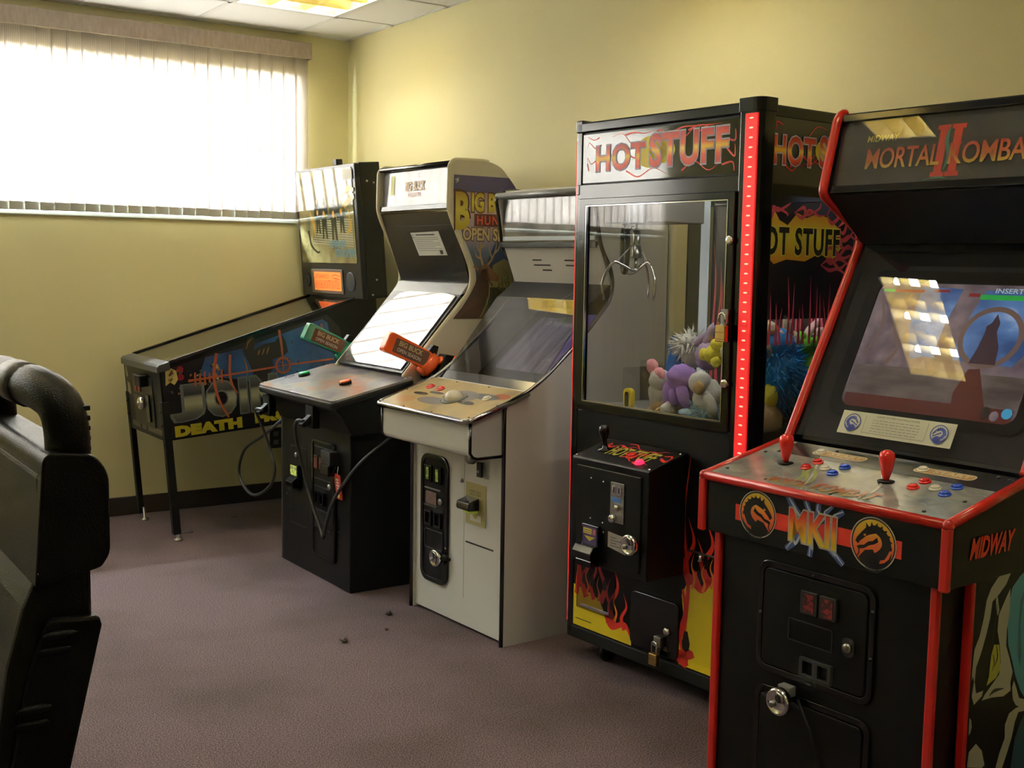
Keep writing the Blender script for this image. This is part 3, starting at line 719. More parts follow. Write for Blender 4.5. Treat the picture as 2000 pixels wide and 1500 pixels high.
for x, y in ((.14, .075), (CW-.13, .075), (.14, CD-.09), (CW-.13, CD-.09)):
    MB().lathe([(.006, -.015), (.031, -.012), (.034, -.005), (.034, .005), (.031, .012), (.006, .015)], (x, y, .034), (1, 0, 0), 20).build('caster_wheel', blackr, C)
    MB().prism([(y-.02, .04), (y+.02, .04), (y+.03, .085), (y-.03, .085)], x-.021, x+.021, 0).build('caster_fork', dgrey, C, bevel=.002)
# the claw itself
cl = (.105, .20)
g = MB().box(.0+.02, .30, .12, .34, 1.578, 1.66).build('claw_carriage', mat('carriage_grey', (.10, .09, .085), .45), C, bevel=.004)
MB().box(.16, .235, .10, .118, 1.575, 1.65).build('motor_plate', mgrey, g, bevel=.002)
b = MB(); b.tube([(cl[0], cl[1], 1.58), (cl[0], cl[1], 1.55)], .004); b.lathe([(.012, 1.50), (.014, 1.51), (.014, 1.55), (.010, 1.555)], (cl[0], cl[1], 0)); b.lathe([(.016, 1.455), (.018, 1.46), (.018, 1.50), (.012, 1.502)], (cl[0], cl[1], 0))
b.lathe([(.006, 1.41), (.006, 1.455)], (cl[0], cl[1], 0)); b.lathe([(.012, 1.405), (.014, 1.412), (.010, 1.42)], (cl[0], cl[1], 0))
c_ = b.build('claw_hub', steel, C)
for a in (0.15, 0.15+2*pi/3, 0.15+4*pi/3):
    u = Vector((cos(a), sin(a)*-1, 0)); c0 = Vector((cl[0], cl[1], 0))
    P = catmull([tuple(c0+u*r_+Vector((0, 0, z))) for r_, z in ((.012, 1.412), (.05, 1.432), (.078, 1.44), (.105, 1.405), (.120, 1.355), (.112, 1.305))], 16)
    MB().tube(P, [.0036]*5+[.0034]*6+[.003]*3+[.0038, .002], 8, flat=1.5).build('prong', chrome, c_)
    MB().tube([tuple(c0+u*.016+Vector((0, 0, 1.50))), tuple(c0+u*.072+Vector((0, 0, 1.438)))], .0022, 6).build('link', steel, c_)
P = []
for k in range(60):
    a = k/60*2*pi; P.append((cl[0]-.048+.012*cos(a), cl[1]-.01, 1.49+.085*sin(a)))
b = MB(); b.tube(P, .011, 8, closed=True); b.build('cable_coil', dgrey, C)
MB().tube(catmull([(cl[0], cl[1], 1.57), (cl[0]-.03, cl[1], 1.56), (cl[0]-.07, cl[1], 1.50), (cl[0]-.06, cl[1], 1.41), (cl[0], cl[1]-.01, 1.40), (cl[0]+.035, cl[1], 1.44), (cl[0]+.02, cl[1], 1.50)], 30), .003, 6).build('cable_loop', mgrey, C)
# chute walls inside
MB().box(.04, .245, .30, .303, ZG0, 1.08).build('chute_wall', screen_glass, C)
MB().box(.243, .246, .02, .30, ZG0, 1.08).build('chute_wall', screen_glass, C)
b = slab(MB(), Frame((.275, .03, .95), (1, 0, 0), (0, 0, 1)), rrect(-.02, .02, -.01, .062, .018), 0, .02).build('yellow_bumper', mat('yellow_plastic', (.75, .60, .03), .3), C, bevel=.003)
slab(MB(), Frame((.275, .01, .95), (1, 0, 0), (0, 0, 1)), rrect(-.009, .009, .0, .050, .008), 0, .002).build('dark_inset', dgrey, b)

brass_lock('claw', .733, -.036, 1.252, 'brass padlock hanging on the claw machine glass door, beside the red light strip', .040, .052, .040)
brass_lock('claw', .480, -.030, .145, 'brass padlock hanging low on the black hatch at the foot of the claw machine', .036, .040, .046)
disc_lock('claw', .530, -.205, .548, 'shiny round disc padlock on the coin box of the claw machine')

# ---------------------------------------------------------------- plush toys
def plm(name, col): return mat('plush_'+name, col, .95, var=.25, scale=25, bump=1.0, bscale=260, spec=.1)
def toy(name, label, x, y, z, mats_, spec, cat='plush toy', group='plush toys inside the claw machine'):
    """spec: (part name, centre, radii, material index, euler) ; first one is the body"""
    t = on(name, label, cat, 'claw', x, y, z, group)
    for i, (pn, c, r, mi, e) in enumerate(spec):
        from mathutils import Euler
        MB().ball(c, r, nu=18, nv=12, rot=Euler([radians(q) for q in e]) if e else None, bumpy=.16, seed=i+len(label)).build(pn, mats_[mi], t)
    return t
def tufts(t, c, r, m, n, ln, seed=1, wd=.004):
    R = random.Random(seed); b = MB()
    for k in range(n):
        u = Vector((R.gauss(0, 1), R.gauss(0, 1), R.gauss(0, 1))).normalized()
        p = Vector(c)+Vector((u.x*r[0], u.y*r[1], u.z*r[2]))*.96
        d = (u+Vector((R.uniform(-.5, .5), R.uniform(-.5, .5), R.uniform(-.9, .1)))).normalized(); l = ln*R.uniform(.6, 1.2)
        s = d.cross(Vector((R.random(), R.random(), R.random()))).normalized()*wd; q = d.cross(s).normalized()*wd
        b.add([p+s, p-s*.5+q, p-s*.5-q, p+d*l], [(0, 1, 3), (1, 2, 3), (2, 0, 3)])
    o = b.build('fur', m, t, kind='stuff'); return o
wht = plm('white', (.72, .72, .68)); crm = plm('cream', (.66, .62, .48)); pnk = plm('pink', (.85, .38, .45)); pur = plm('purple', (.36, .22, .62)); tan = plm('tan', (.50, .34, .17))
blu = plm('blue', (.03, .15, .55)); teal = plm('bright_blue', (.02, .24, .60)); grn = plm('green', (.16, .55, .05)); yel = plm('yellow', (.80, .72, .08)); lil = plm('lilac', (.50, .38, .60)); lbl = plm('pale_blue', (.45, .65, .78)); bge = plm('beige', (.60, .52, .34)); ppk = plm('pale_pink', (.80, .55, .58))
toy('plush_mouse', 'white plush mouse with two pink ears, lying against the front glass', .345, .115, 1.0, [wht, pnk], [('body', (0, 0, -.005), (.052, .045, .068), 0, (0, 20, 0)), ('head', (.012, -.03, .045), (.040, .036, .036), 0, None), ('ear', (-.022, -.035, .088), (.026, .014, .026), 1, None), ('ear', (.022, -.045, .062), (.027, .014, .026), 1, None), ('foot', (-.01, -.035, -.07), (.026, .024, .02), 1, None)])
toy('plush_elephant', 'purple plush animal with drooping ears, in the middle behind the front glass', .455, .11, 1.015, [pur], [('body', (0, .01, -.01), (.062, .05, .068), 0, None), ('head', (.0, -.02, .042), (.056, .046, .048), 0, None), ('ear', (-.042, -.04, -.01), (.022, .018, .052), 0, (0, 10, 0)), ('ear', (.03, -.045, -.01), (.026, .018, .046), 0, (0, -25, 0)), ('nose', (-.004, -.055, -.018), (.016, .02, .032), 0, (0, -20, 0)), ('arm', (.068, -.01, .035), (.026, .014, .012), 0, None)])
toy('plush_dog', 'white plush dog with a tan face patch, at the right end of the front glass', .565, .10, 1.02, [wht, tan], [('body', (0, 0, -.02), (.055, .048, .062), 0, (0, 25, 0)), ('head', (-.018, -.02, .03), (.040, .038, .040), 0, None), ('muzzle', (.005, -.052, .018), (.022, .014, .022), 1, (0, -30, 0)), ('arm', (.04, -.035, -.03), (.018, .018, .046), 0, (0, -30, 0))])
toy('plush_bear', 'cream plush bear standing behind the padlocked corner of the front glass', .625, .17, 1.085, [crm], [('body', (0, 0, -.02), (.058, .05, .085), 0, None), ('head', (-.01, -.01, .065), (.048, .042, .042), 0, None), ('ear', (-.04, -.01, .10), (.016, .012, .016), 0, None), ('ear', (.025, -.01, .105), (.016, .012, .016), 0, None)])
toy('plush_duck', 'yellow plush toy on top of the pile behind the front glass', .525, .17, 1.15, [yel], [('body', (0, 0, -.01), (.042, .036, .034), 0, None), ('head', (.022, -.012, .024), (.028, .024, .022), 0, None), ('wing', (-.034, -.015, -.012), (.024, .014, .020), 0, (0, 30, 0)), ('foot', (.03, -.03, -.032), (.018, .016, .018), 0, None)])
t = toy('plush_sheep', 'shaggy white plush toy at the back left of the pile', .385, .22, 1.15, [wht], [('body', (0, 0, -.02), (.055, .045, .048), 0, None), ('head', (-.01, -.02, .02), (.04, .034, .03), 0, None)]); tufts(t, (-.01, -.01, .01), (.055, .045, .04), wht, 260, .035, 3)
t = toy('plush_bird', 'dark blue plush bird at the far left of the pile behind the front glass', .285, .24, 1.11, [blu], [('body', (0, 0, -.03), (.040, .036, .060), 0, None), ('head', (.006, -.005, .035), (.032, .03, .028), 0, None), ('wing', (.03, -.02, -.02), (.014, .02, .042), 0, None)]); tufts(t, (.006, 0, .045), (.026, .026, .02), blu, 70, .03, 5)
toy('plush_rabbit', 'lilac plush rabbit with a long upright ear', .465, .20, 1.15, [lil], [('body', (0, 0, -.02), (.044, .04, .05), 0, None), ('ear', (.008, -.01, .045), (.016, .012, .05), 0, (0, 25, 0)), ('ear', (-.03, -.01, .03), (.014, .012, .042), 0, (0, 55, 0))])
toy('plush_doll', 'pale plush doll with light blue hair near the top of the pile', .545, .23, 1.195, [bge, lbl], [('body', (0, 0, -.03), (.045, .035, .045), 0, None), ('head', (0, -.012, .012), (.04, .034, .032), 0, None), ('hair', (-.016, -.005, .032), (.042, .034, .026), 1, (0, -25, 0)), ('hair', (-.04, -.012, .005), (.016, .02, .034), 1, (0, 20, 0))])
toy('plush_puppy', 'brown and white plush puppy at the bottom left of the front glass', .375, .10, .955, [tan, wht], [('body', (.02, .01, .0), (.048, .045, .035), 0, None), ('leg', (-.02, -.03, -.008), (.040, .020, .018), 0, (0, -30, 0)), ('leg', (.05, -.04, -.005), (.026, .028, .030), 1, (0, 30, 0)), ('foot', (.028, -.05, -.012), (.030, .014, .018), 0, (0, -20, 0))])
t = toy('plush_poodle', 'pale blue and white shaggy plush toy at the bottom right of the front glass', .555, .09, .955, [lbl], [('body', (0, .01, .0), (.072, .045, .042), 0, None), ('leg', (-.05, -.03, -.008), (.030, .02, .018), 0, None)]); tufts(t, (0, .01, .0), (.074, .046, .044), lbl, 260, .022, 8)
t = toy('plush_bird', 'big shaggy bright blue plush bird with a yellow belly, seen through the side glass', .665, .285, 1.09, [teal, yel], [('body', (0, 0, -.03), (.095, .095, .115), 0, None), ('head', (.02, -.01, .085), (.062, .066, .06), 0, None), ('belly', (.058, -.075, -.075), (.03, .026, .042), 1, None), ('wing', (.065, .06, -.03), (.034, .036, .085), 0, (15, 0, 0)), ('wing', (.07, -.03, -.01), (.028, .03, .075), 0, (-15, 0, 0))]); tufts(t, (.01, 0, -.01), (.10, .10, .13), teal, 700, .035, 9, .0035)
toy('plush_frog', 'bright green plush frog with long arms, seen through the side glass', .675, .455, 1.10, [grn], [('body', (0, .02, -.03), (.09, .07, .10), 0, None), ('head', (0, -.03, .075), (.045, .04, .035), 0, None), ('arm', (.05, .03, .072), (.022, .075, .022), 0, (-18, 0, 0)), ('arm', (.055, .07, .06), (.024, .05, .028), 0, (30, 0, 0)), ('eye', (.01, -.045, .102), (.018, .018, .018), 0, None)])
toy('plush_bear', 'beige plush bear at the top front of the pile, seen through the side glass', .66, .225, 1.205, [bge, ppk], [('body', (0, 0, -.03), (.06, .05, .05), 0, None), ('head', (.012, .02, .018), (.044, .042, .036), 0, None), ('ear', (.02, -.03, .012), (.018, .026, .022), 0, None), ('nose', (.05, .045, .012), (.014, .014, .012), 1, None)])
toy('plush_rabbit', 'beige plush rabbit with one raised ear at the top middle of the side glass', .66, .350, 1.205, [bge], [('body', (0, 0, -.04), (.055, .045, .04), 0, None), ('ear', (.02, .0, .022), (.014, .016, .05), 0, (25, 0, 0)), ('head', (.01, .03, -.015), (.035, .03, .03), 0, None)])
toy('plush_rabbit', 'pale pink plush rabbit with a long ear at the rear of the side glass', .66, .455, 1.215, [ppk], [('body', (0, .02, -.035), (.05, .045, .03), 0, None), ('ear', (.03, -.0, .012), (.014, .055, .014), 0, (38, 0, 0)), ('head', (.02, .07, -.01), (.035, .032, .026), 0, None)])
toy('plush_baseball', 'tan plush toy with black stitches at the bottom of the side glass', .71, .20, .93, [tan, FLD], [('body', (0, 0, 0), (.05, .08, .075), 0, None)])
b = MB(); t = bpy.data.objects['plush_baseball']
for k in range(9):
    a = radians(-60+15*k); b.tube([(.047, .055*cos(a)+.005, .06*sin(a)), (.052, .082*cos(a)*.62, .086*sin(a)*.62)], .0022, 5)
b.build('stitches', FLD, t)
toy('plush_cushion', 'dark plush base toy under the blue plush bird', .64, .36, .95, [plm('dark', (.05, .05, .06))], [('body', (0, 0, 0), (.10, .14, .075), 0, None)])
toy('plush_fish', 'yellow plush fish at the top of the pile behind the brass padlock', .60, .24, 1.235, [yel], [('body', (0, 0, 0), (.034, .024, .022), 0, (0, 30, 0)), ('fin', (-.03, -.005, .0), (.014, .012, .026), 0, (0, 40, 0))])

# ================================================================ WHITE TRACKBALL CABINET
Wm = mach('trackball_arcade_cabinet', 'white', 'off-white upright arcade cabinet with a gold trackball panel and clear side dome')
WW = .655
prof = [(0.0, 0.0), (0.0, .905), (.03, .925), (.10, .95), (.19, 1.005), (.372, 1.155), (.50, 1.29), (.515, 1.355), (.50, 1.42), (.445, 1.50), (.418, 1.66), (.408, 1.70), (.43, 1.722), (.50, 1.74), (.72, 1.72), (.795, 1.62), (.80, .0)]
rad = [.0, .02, .03, .05, .05, .08, .08, .06, .06, .05, .02, .02, .02, .04, .10, .10, 0]
P = rounded(prof, rad)
for x0 in (0.0, WW-.018):
    sd = MB().prism(P, x0, x0+.018, 0).build('side_panel', greywhite, Wm, bevel=.001)
    xm = x0+.009
    MB().tube([(xm, y-.001, z) for y, z in P[:-1]]+[(xm, .80, 0.0)], .0095, 8, caps=True, flat=1.0).build('edge_moulding', mat('black_chrome_moulding', (.10, .10, .11), .15, 1.0), sd)
b = MB(); b.box(.018, WW-.018, .012, .03, .012, .90); b.build('front_panel', greywhite, Wm)
MB().box(.018, WW-.018, .78, .795, .01, 1.60).build('back_panel', dgrey, Wm)
MB().prism([(.45, 1.735), (.70, 1.722), (.70, 1.715), (.45, 1.728)], .018, WW-.018, 0).build('top_panel', greywhite, Wm)
# control panel box
x0, x1, yb = .022, .640, -.15
pts = rounded([(0.015, .725), (yb, .725), (yb, .862), (.0, .905), (.12, .955), (.12, .90)], [.0, .03, .006, 0, 0, 0])
MB().prism(pts, x0, x1, 0).build('control_box', greywhite, Wm, bevel=.001)
MB().tube([(x1+.002, yb-.001, .862), (x1+.002, yb-.001, .745), (x1+.002, yb+.012, .728), (x1+.002, yb+.03, .722), (x1+.002, .0, .722)], .006, 8).build('edge_moulding', MATS['black_chrome_moulding'], Wm)
MB().tube([(x0-.002, yb-.001, .862), (x0-.002, yb-.001, .745), (x0-.002, yb+.02, .724), (x0-.002, .0, .722)], .006, 8).build('edge_moulding', MATS['black_chrome_moulding'], Wm)
goldp = noisemat('gold_overlay', [(.25, (.30, .24, .17)), (.45, (.48, .37, .18)), (.6, (.52, .40, .20)), (.75, (.40, .26, .17))], 7, .16, 5, spec=.7)
cpF = Frame((0, yb-.018, .868), (1, 0, 0), (0, .268, .088))
pl = slab(MB(), cpF, rrect(.008, .655, -.002, .282, .02), -.012, .0).build('control_panel', goldp, Wm, bevel=.002)
MB().tube([cpF.at(.004, .278, -.006)]+[cpF.at(x, y, -.006) for x, y in ((.006, .02), (.012, .004), (.03, -.006), (.62, -.006), (.642, -.001), (.654, .012), (.658, .03), (.658, .278))], .0105, 10).build('edge_moulding', mat('chrome_edge', (.32, .32, .36), .12, 1.0), pl)
pr = Pr(cpF, .0005)
for x, y, rx, ry, mi in ((.38, .16, .10, .055, 0), (.28, .09, .10, .03, 0), (.50, .19, .09, .025, 1), (.14, .13, .05, .012, 2), (.22, .155, .05, .010, 2), (.58, .21, .05, .025, 3), (.47, .12, .05, .015, 2), (.12, .07, .06, .03, 4)): pr.disc(x, y, rx, ry, mi, n=20)
pr.build('panel_print', [mat('print_grey', (.26, .24, .24), .2), mat('print_slate', (.16, .17, .17), .2), mat('print_dark', (.08, .08, .07), .2), mat('print_rust', (.36, .13, .07), .2), mat('print_ochre', (.50, .30, .14), .2)], pl)
b = MB(); b.lathe([(.052, 0), (.052, .004), (.040, .005)], cpF.at(.372, .135, 0), cpF.n, 28); rg = b.build('ball_ring', mgrey, pl)
MB().ball(cpF.at(.372, .135, .005), (.038, .038, .030), nu=24, nv=14).build('trackball', whitebtn, rg)
for x, y in ((.115, .195), (.195, .190)): button(cpF, x, y, .019, redbtn, pl)
button(cpF, .530, .178, .019, whitebtn, pl)
for x, y in ((.02, .02), (.2, .008), (.40, .008), (.63, .02), (.02, .14), (.02, .265), (.2, .27), (.42, .27), (.64, .26), (.645, .14), (.33, .10), (.42, .165)):
    b = MB(); screwhead(b, cpF, x, y, .0035); b.build('bolt', dgrey, pl)
# monitor glass, bezel and painted stripe reflection behind
vF = Frame((0, .165, .985), (1, 0, 0), (0, .335, .335))
MB().prism([(.12, .955), (.14, .965), (.165, .985), (.155, .985)], .018, WW-.018, 0).build('glass_channel', blackg, Wm)
MB().prism([(.160, .982), (.415, 1.290), (.419, 1.287), (.164, .978)], .018, WW-.018, 0).build('monitor_glass', glass('smoked_glass', (.62, .62, .64), 1.62, 0, .9), Wm)
# picture tube set deeper and its dark shroud
MB().prism([(.30, .95), (.66, 1.24), (.67, 1.22), (.31, .93)], .02, WW-.02, 0).build('monitor_bezel', blackr, Wm)
pF = Frame((0, .315, .972), (1, 0, 0), (0, .36, .29))
pr = Pr(pF, .004); pr.poly(rrect(.10, .56, .03, .36, .03), 0)
pr.build('screen_face', [noisemat('violet_stripe_reflection', [(.3, (.06, .05, .12)), (.5, (.22, .18, .34)), (.7, (.38, .32, .50))], 5, .3, 3, emis=.35, stretch=(7, .4, .4))], Wm)  # glowing violet stripes stand in for the blinds mirrored in the glass
pr = Pr(pF, .006); pr.disc(.42, .36, .10, .035, 0); pr.disc(.30, .35, .08, .022, 1); pr.build('marquee_glow', [mat('violet_print', (.16, .12, .42), .3, emis=.25), mat('olive_print', (.10, .16, .03), .3, emis=.2)], Wm)
MB().prism([(.413, 1.285), (.505, 1.352), (.62, 1.42), (.62, 1.33), (.50, 1.30)], .018, WW-.018, 0).build('upper_shroud', blackr, Wm)
# speaker panel under the marquee and marquee box
MB().prism([(.505, 1.352), (.447, 1.500), (.465, 1.505), (.523, 1.36)], .018, WW-.018, 0).build('speaker_panel', greywhite, Wm)
spF = Frame((0, .505, 1.352), (1, 0, 0), (0, -.058, .148)); spF.n = Vector((0, -.931, -.365))
for x0_, x1_, y_ in ((.19, .25, .10), (.19, .30, .078), (.24, .30, .056), (.40, .46, .10), (.40, .51, .078)):
    slab(MB(), spF, [(x0_, y_-.003), (x1_, y_-.003), (x1_, y_+.003), (x0_, y_+.003)], -.001, .001).build('speaker_slot', FLD, Wm)
mF = Frame((0, .434, 1.507), (1, 0, 0), (0, .0, 1))
mbk = MB(); slab(mbk, mF, [(.018, 0), (WW-.018, 0), (WW-.018, .195), (.018, .195)], -.02, -.006); mbk.build('marquee', noisemat('marquee_photo', [(.3, (.06, .055, .05)), (.5, (.16, .15, .14)), (.7, (.30, .29, .28))], 6, .08, 4, spec=.8), Wm)
slab(MB(), mF, [(.018, .004), (WW-.018, .004), (WW-.018, .19), (.018, .19)], -.004, .0).build('marquee_glass', glass('marquee_cover', (1, 1, 1), 1.6), Wm)
slab(MB(), mF, [(.018, -.012), (WW-.018, -.012), (WW-.018, .012), (.018, .012)], -.004, .008).build('marquee_rail', blackg, Wm, bevel=.002)
MB().tube([(.0, .42, 1.712), (WW, .42, 1.712)], .014, 12).build('top_bar', mat('grey_bar', (.20, .21, .22), .35, .4), Wm)
slab(MB(), mF, [(.03, .018), (WW-.03, .018), (WW-.03, .034), (.03, .034)], -.003, .003).build('lower_lip', mat('pale_blue_strip', (.45, .52, .58), .3), Wm)
# coin door: one long black oval plate
wF = Frame((0, .012, 0), (1, 0, 0), (0, 0, 1))
cd = MB(); frame_ring(cd, wF, rrect(.070, .270, .135, .660, .05), rrect(.090, .250, .155, .640, .035), 0, .012)
cd = cd.build('coin_door', blackg, Wm, bevel=.003)
slab(MB(), wF, rrect(.088, .252, .153, .642, .036), -.002, .006).build('door_leaf', black, cd)
wf = Frame((0, .006, 0), (1, 0, 0), (0, 0, 1))
for x in (.105, .175):
    q = slab(MB(), wf, rrect(x, x+.052, .545, .615, .004), 0, .012).build('coin_entry', blackg, cd, bevel=.002)
    slab(MB(), Frame((0, -.006, 0), (1, 0, 0), (0, 0, 1)), rrect(x+.018, x+.036, .556, .606, .002), 0, .0015).build('lit_window', noisemat('lit_green', [(.4, (.05, .07, .01)), (.6, (.22, .28, .05))], 90, .3, 2, emis=.35), q)
slab(MB(), wf, rrect(.108, .185, .455, .505, .004), 0, .004).build('instruction_plate', mat('rusty_plate', (.25, .17, .15), .35, .4, var=.4, scale=60), cd, bevel=.001)
MB().box(.100, .215, .001, .006, .516, .521).build('chrome_rib', steel, cd); MB().box(.100, .190, -.001, .006, .445, .450).build('chrome_rib', steel, cd)
MB().lathe([(.014, 0), (.014, .008), (.008, .011)], (.218, .006, .475), (0, -1, 0), 18).build('cam_lock', steel, cd)
for x in (.105, .175):
    q = MB(); frame_ring(q, wf, rrect(x, x+.05, .365, .43, .004), rrect(x+.010, x+.040, .376, .420, .002), 0, .010); q.build('return_cup', blackg, cd, bevel=.001)
q = MB(); frame_ring(q, wf, rrect(.100, .235, .270, .350, .012), rrect(.104, .231, .274, .346, .010), 0, .004); q.build('cash_door_rim', dgrey, cd)
disc_lock('white', .222, -.022, .252, 'shiny round disc padlock on the black coin plate of the off-white cabinet', .035)
t = on('hockey_puck_lock', 'small round steel lock under the control box of the off-white cabinet', 'padlock', 'white', .475, -.01, .692)
MB().lathe([(.020, 0), (.024, .006), (.024, .028), (.018, .034)], (0, .0, 0), (-.3, -1, .1), 22).build('body', steel, t)
MB().box(.010, .040, -.002, .010, -.070, -.012).build('hasp', dgrey, t, bevel=.002); MB().ball((.025, -.004, -.048), .006, nu=8, nv=5).build('bolt', steel, t)
MB().lathe([(.007, 0), (.007, .008), (.004, .01)], (.275, .012, .252), (0, -1, 0), 12).build('hasp_pin', blackr, Wm)
MB().tube([(.245, .0, .256), (.275, -.004, .256)], .012, 10).build('hasp', blackr, Wm)
gp = slab(MB(), wF, [(.385, .425), (.520, .425), (.520, .588), (.385, .588)], 0, .003).build('bill_plate', goldpl, Wm, bevel=.001)
gF = Frame((0, .009, 0), (1, 0, 0), (0, 0, 1))
text(gF, 'INSERT BILLS', .415, .490, .552, .560, (dgrey,), gp); text(gF, 'FACE UP HERE', .415, .490, .540, .548, (dgrey,), gp)
b = MB(); b.prism([(.009, .485), (-.040, .488), (-.044, .500), (-.040, .520), (.009, .535)], .395, .480, 0); b.build('bill_mouth', blackg, gp, bevel=.004)
MB().box(.410, .470, -.022, .009, .474, .485).build('green_light_bar', green_lit, gp, bevel=.002)
pr = Pr(gF, .0008); pr.poly([(.418, .440), (.49, .440), (.49, .466), (.468, .466), (.462, .453), (.45, .450), (.440, .456), (.434, .466), (.418, .466)]); pr.build('white_label', paper, gp)
slab(MB(), wF, [(.385, .346), (.57, .346), (.57, .352), (.385, .352)], -.001, .001).build('card_slot', dgrey, Wm)
slab(MB(), wF, [(.372, .12), (.3735, .12), (.3735, .70), (.372, .70)], -.001, .0006).build('panel_seam', mgrey, Wm)
MB().lathe([(.008, 0), (.009, .004), (.005, .009)], (.358, .012, .585), (0, -1, 0), 12).build('bolt', steel, Wm)
# acrylic side dome in front of the glass
MB().prism([(.19, 1.010), (.47, 1.29), (.42, 1.33), (.28, 1.27), (.16, 1.06)], .545, .549, 0).build('side_shield', glass('acrylic', (1, 1, 1), 1.4), Wm)

# ================================================================ HUNTING GAME CABINET
B = mach('hunting_arcade_cabinet', 'ped', 'cream hunting game cabinet with deer side art on a black pedestal')
PW = .707
b = MB(); b.box(0, PW, 0, .62, .0, .768)
b.build('pedestal', black, B, bevel=.006)
b = MB(); b.prism([(-.002, .69), (-.05, .775), (-.075, .80), (-.075, .845), (.28, .918), (.28, .69)], -.02, PW+.02, 0)
b.build('upper_box', black, B, bevel=.006)
MB().box(-.02, .0, .002, .02, .0, .80).build('edge_moulding', dgrey, B, bevel=.004)
bpF_ = Frame((0, -.1, .845), (1, 0, 0), (0, .35, .075))
ovl = noisemat('worn_overlay', [(.28, (.16, .12, .20)), (.42, (.20, .19, .22)), (.55, (.28, .26, .25)), (.65, (.34, .20, .13)), (.8, (.20, .18, .28))], 6, .20, 6, spec=.7, dist=.5)
pl = slab(MB(), bpF_, rrect(-.035, PW+.045, -.005, .395, .025), -.006, .004).build('control_panel', ovl, B, bevel=.001)
slab(MB(), bpF_, rrect(-.042, PW+.052, -.012, .395, .03), -.035, -.005).build('panel_trim', blackr, B, bevel=.008)
qf = Frame((0, -.1, .849), (1, 0, 0), (0, .35, .075))
for x, y, mm in ((.075, .185, mat('green_button', (.0, .36, .12), .25, coat=.4)), (.50, .185, mat('orange_button', (.80, .13, .03), .25, coat=.4))):
    o = MB().lathe([(.028, 0), (.028, .012)], qf.at(x, y, 0), qf.n, 24).build('button', blackr, pl)
    MB().lathe([(.026, .010), (.026, .016), (.020, .020)], qf.at(x, y, 0), qf.n, 24).build('plunger', mm, o)
for x, y in ((-.02, .02), (.30, .008), (.72, .02), (-.02, .35), (.73, .36)): b = MB(); screwhead(b, qf, x, y, .006); b.build('bolt', steel, pl)
# side panels
sp = [(.285, .80), (.265, .93), (.60, 1.295), (.616, 1.345), (.612, 1.392), (.59, 1.45), (.505, 1.625), (.488, 1.675), (.492, 1.858), (.515, 1.880), (.69, 1.884), (.76, 1.862), (.86, 1.757), (.97, 1.54), (.97, .0), (.60, .0), (.60, .80)]
SP = rounded(sp, [0, .01, .06, .04, .04, .06, .06, .04, .02, .02, .04, .05, .06, .06, 0, 0, 0])
for x0 in (.035, PW-.025):
    s = MB().prism(SP, x0, x0+.02, 0).build('side_panel', cream, B, bevel=.001)
    k = SP.index(next(q for q in SP if q[1] > .9)); 
    line = [q for q in SP if q[1] > .925 and q[0] < .70]
    MB().tube([(x0+.01, y-.002, z) for y, z in line], .0105, 8).build('edge_moulding', edgew, s)
MB().box(.055, PW-.025, .955, .968, .02, 1.55).build('back_panel', dgrey, B)
X0, X1 = .055, PW-.025
# monitor glass and bezel
MB().prism([(.262, .945), (.562, 1.285), (.575, 1.275), (.275, .935)], X0, X1, 0).build('monitor_bezel', dgrey, B)
sF = Frame((0, .262, .948), (1, 0, 0), (0, .661, .75))
g = MB(); pts = [(.12, .012), (X1-.02, .012), (X1-.02, .44), (.60, .45), (.235, .45), (.16, .435), (.085, .34), (.085, .06)]
slab(g, sF, pts, .0, .005); g.build('screen', mat('dark_screen', (.10, .10, .11), .02, coat=1.0, spec=1.0), B)
MB().prism([(.562, 1.285), (.60, 1.335), (.72, 1.36), (.72, 1.34)], X0, X1, 0).build('shelf_panel', mat('pale_grey_panel', (.35, .37, .40), .35), B)
# hood with notice
MB().prism([(.497, 1.655), (.612, 1.338), (.630, 1.345), (.515, 1.662)], X0, X1, 0).build('hood', mat('dark_brown_hood', (.014, .010, .009), .28), B)
hF = Frame((0, .497, 1.655), (1, 0, 0), (0, -.342, .94)); hF = Frame((0, .497, 1.655), (1, 0, 0), (0, .342, -.94)); 
hF.n = Vector((0, -.94, -.342))
b = MB(); slab(b, hF, [(X0+.02, .062), (X1-.01, .062), (X1-.01, .068), (X0+.02, .068)], 0, .003); b.build('hood_seam', dgrey, B)
slab(MB(), hF, [(.285, .095), (.540, .090), (.560, .205), (.305, .208)], 0, .0012).build('tournament_card', paper, B)
pr = Pr(hF, .002)
pr.rect(.33, .50, .103, .108)
for k in range(8): pr.rect(.30+.002*k, .52+.002*k-.05*(k % 3 == 2), .118+.009*k, .120+.009*k, 1)
pr.rect(.505, .530, .180, .200, 0); pr.ring(.300, .112, .010, .003, 1)
pr.build('card_print', [dgrey, mgrey], B)
for x, v_ in ((.09, .25), (.25, .26), (.45, .26), (.62, .27)): b = MB(); screwhead(b, hF, x, v_, .004); b.build('bolt', dgrey, B)
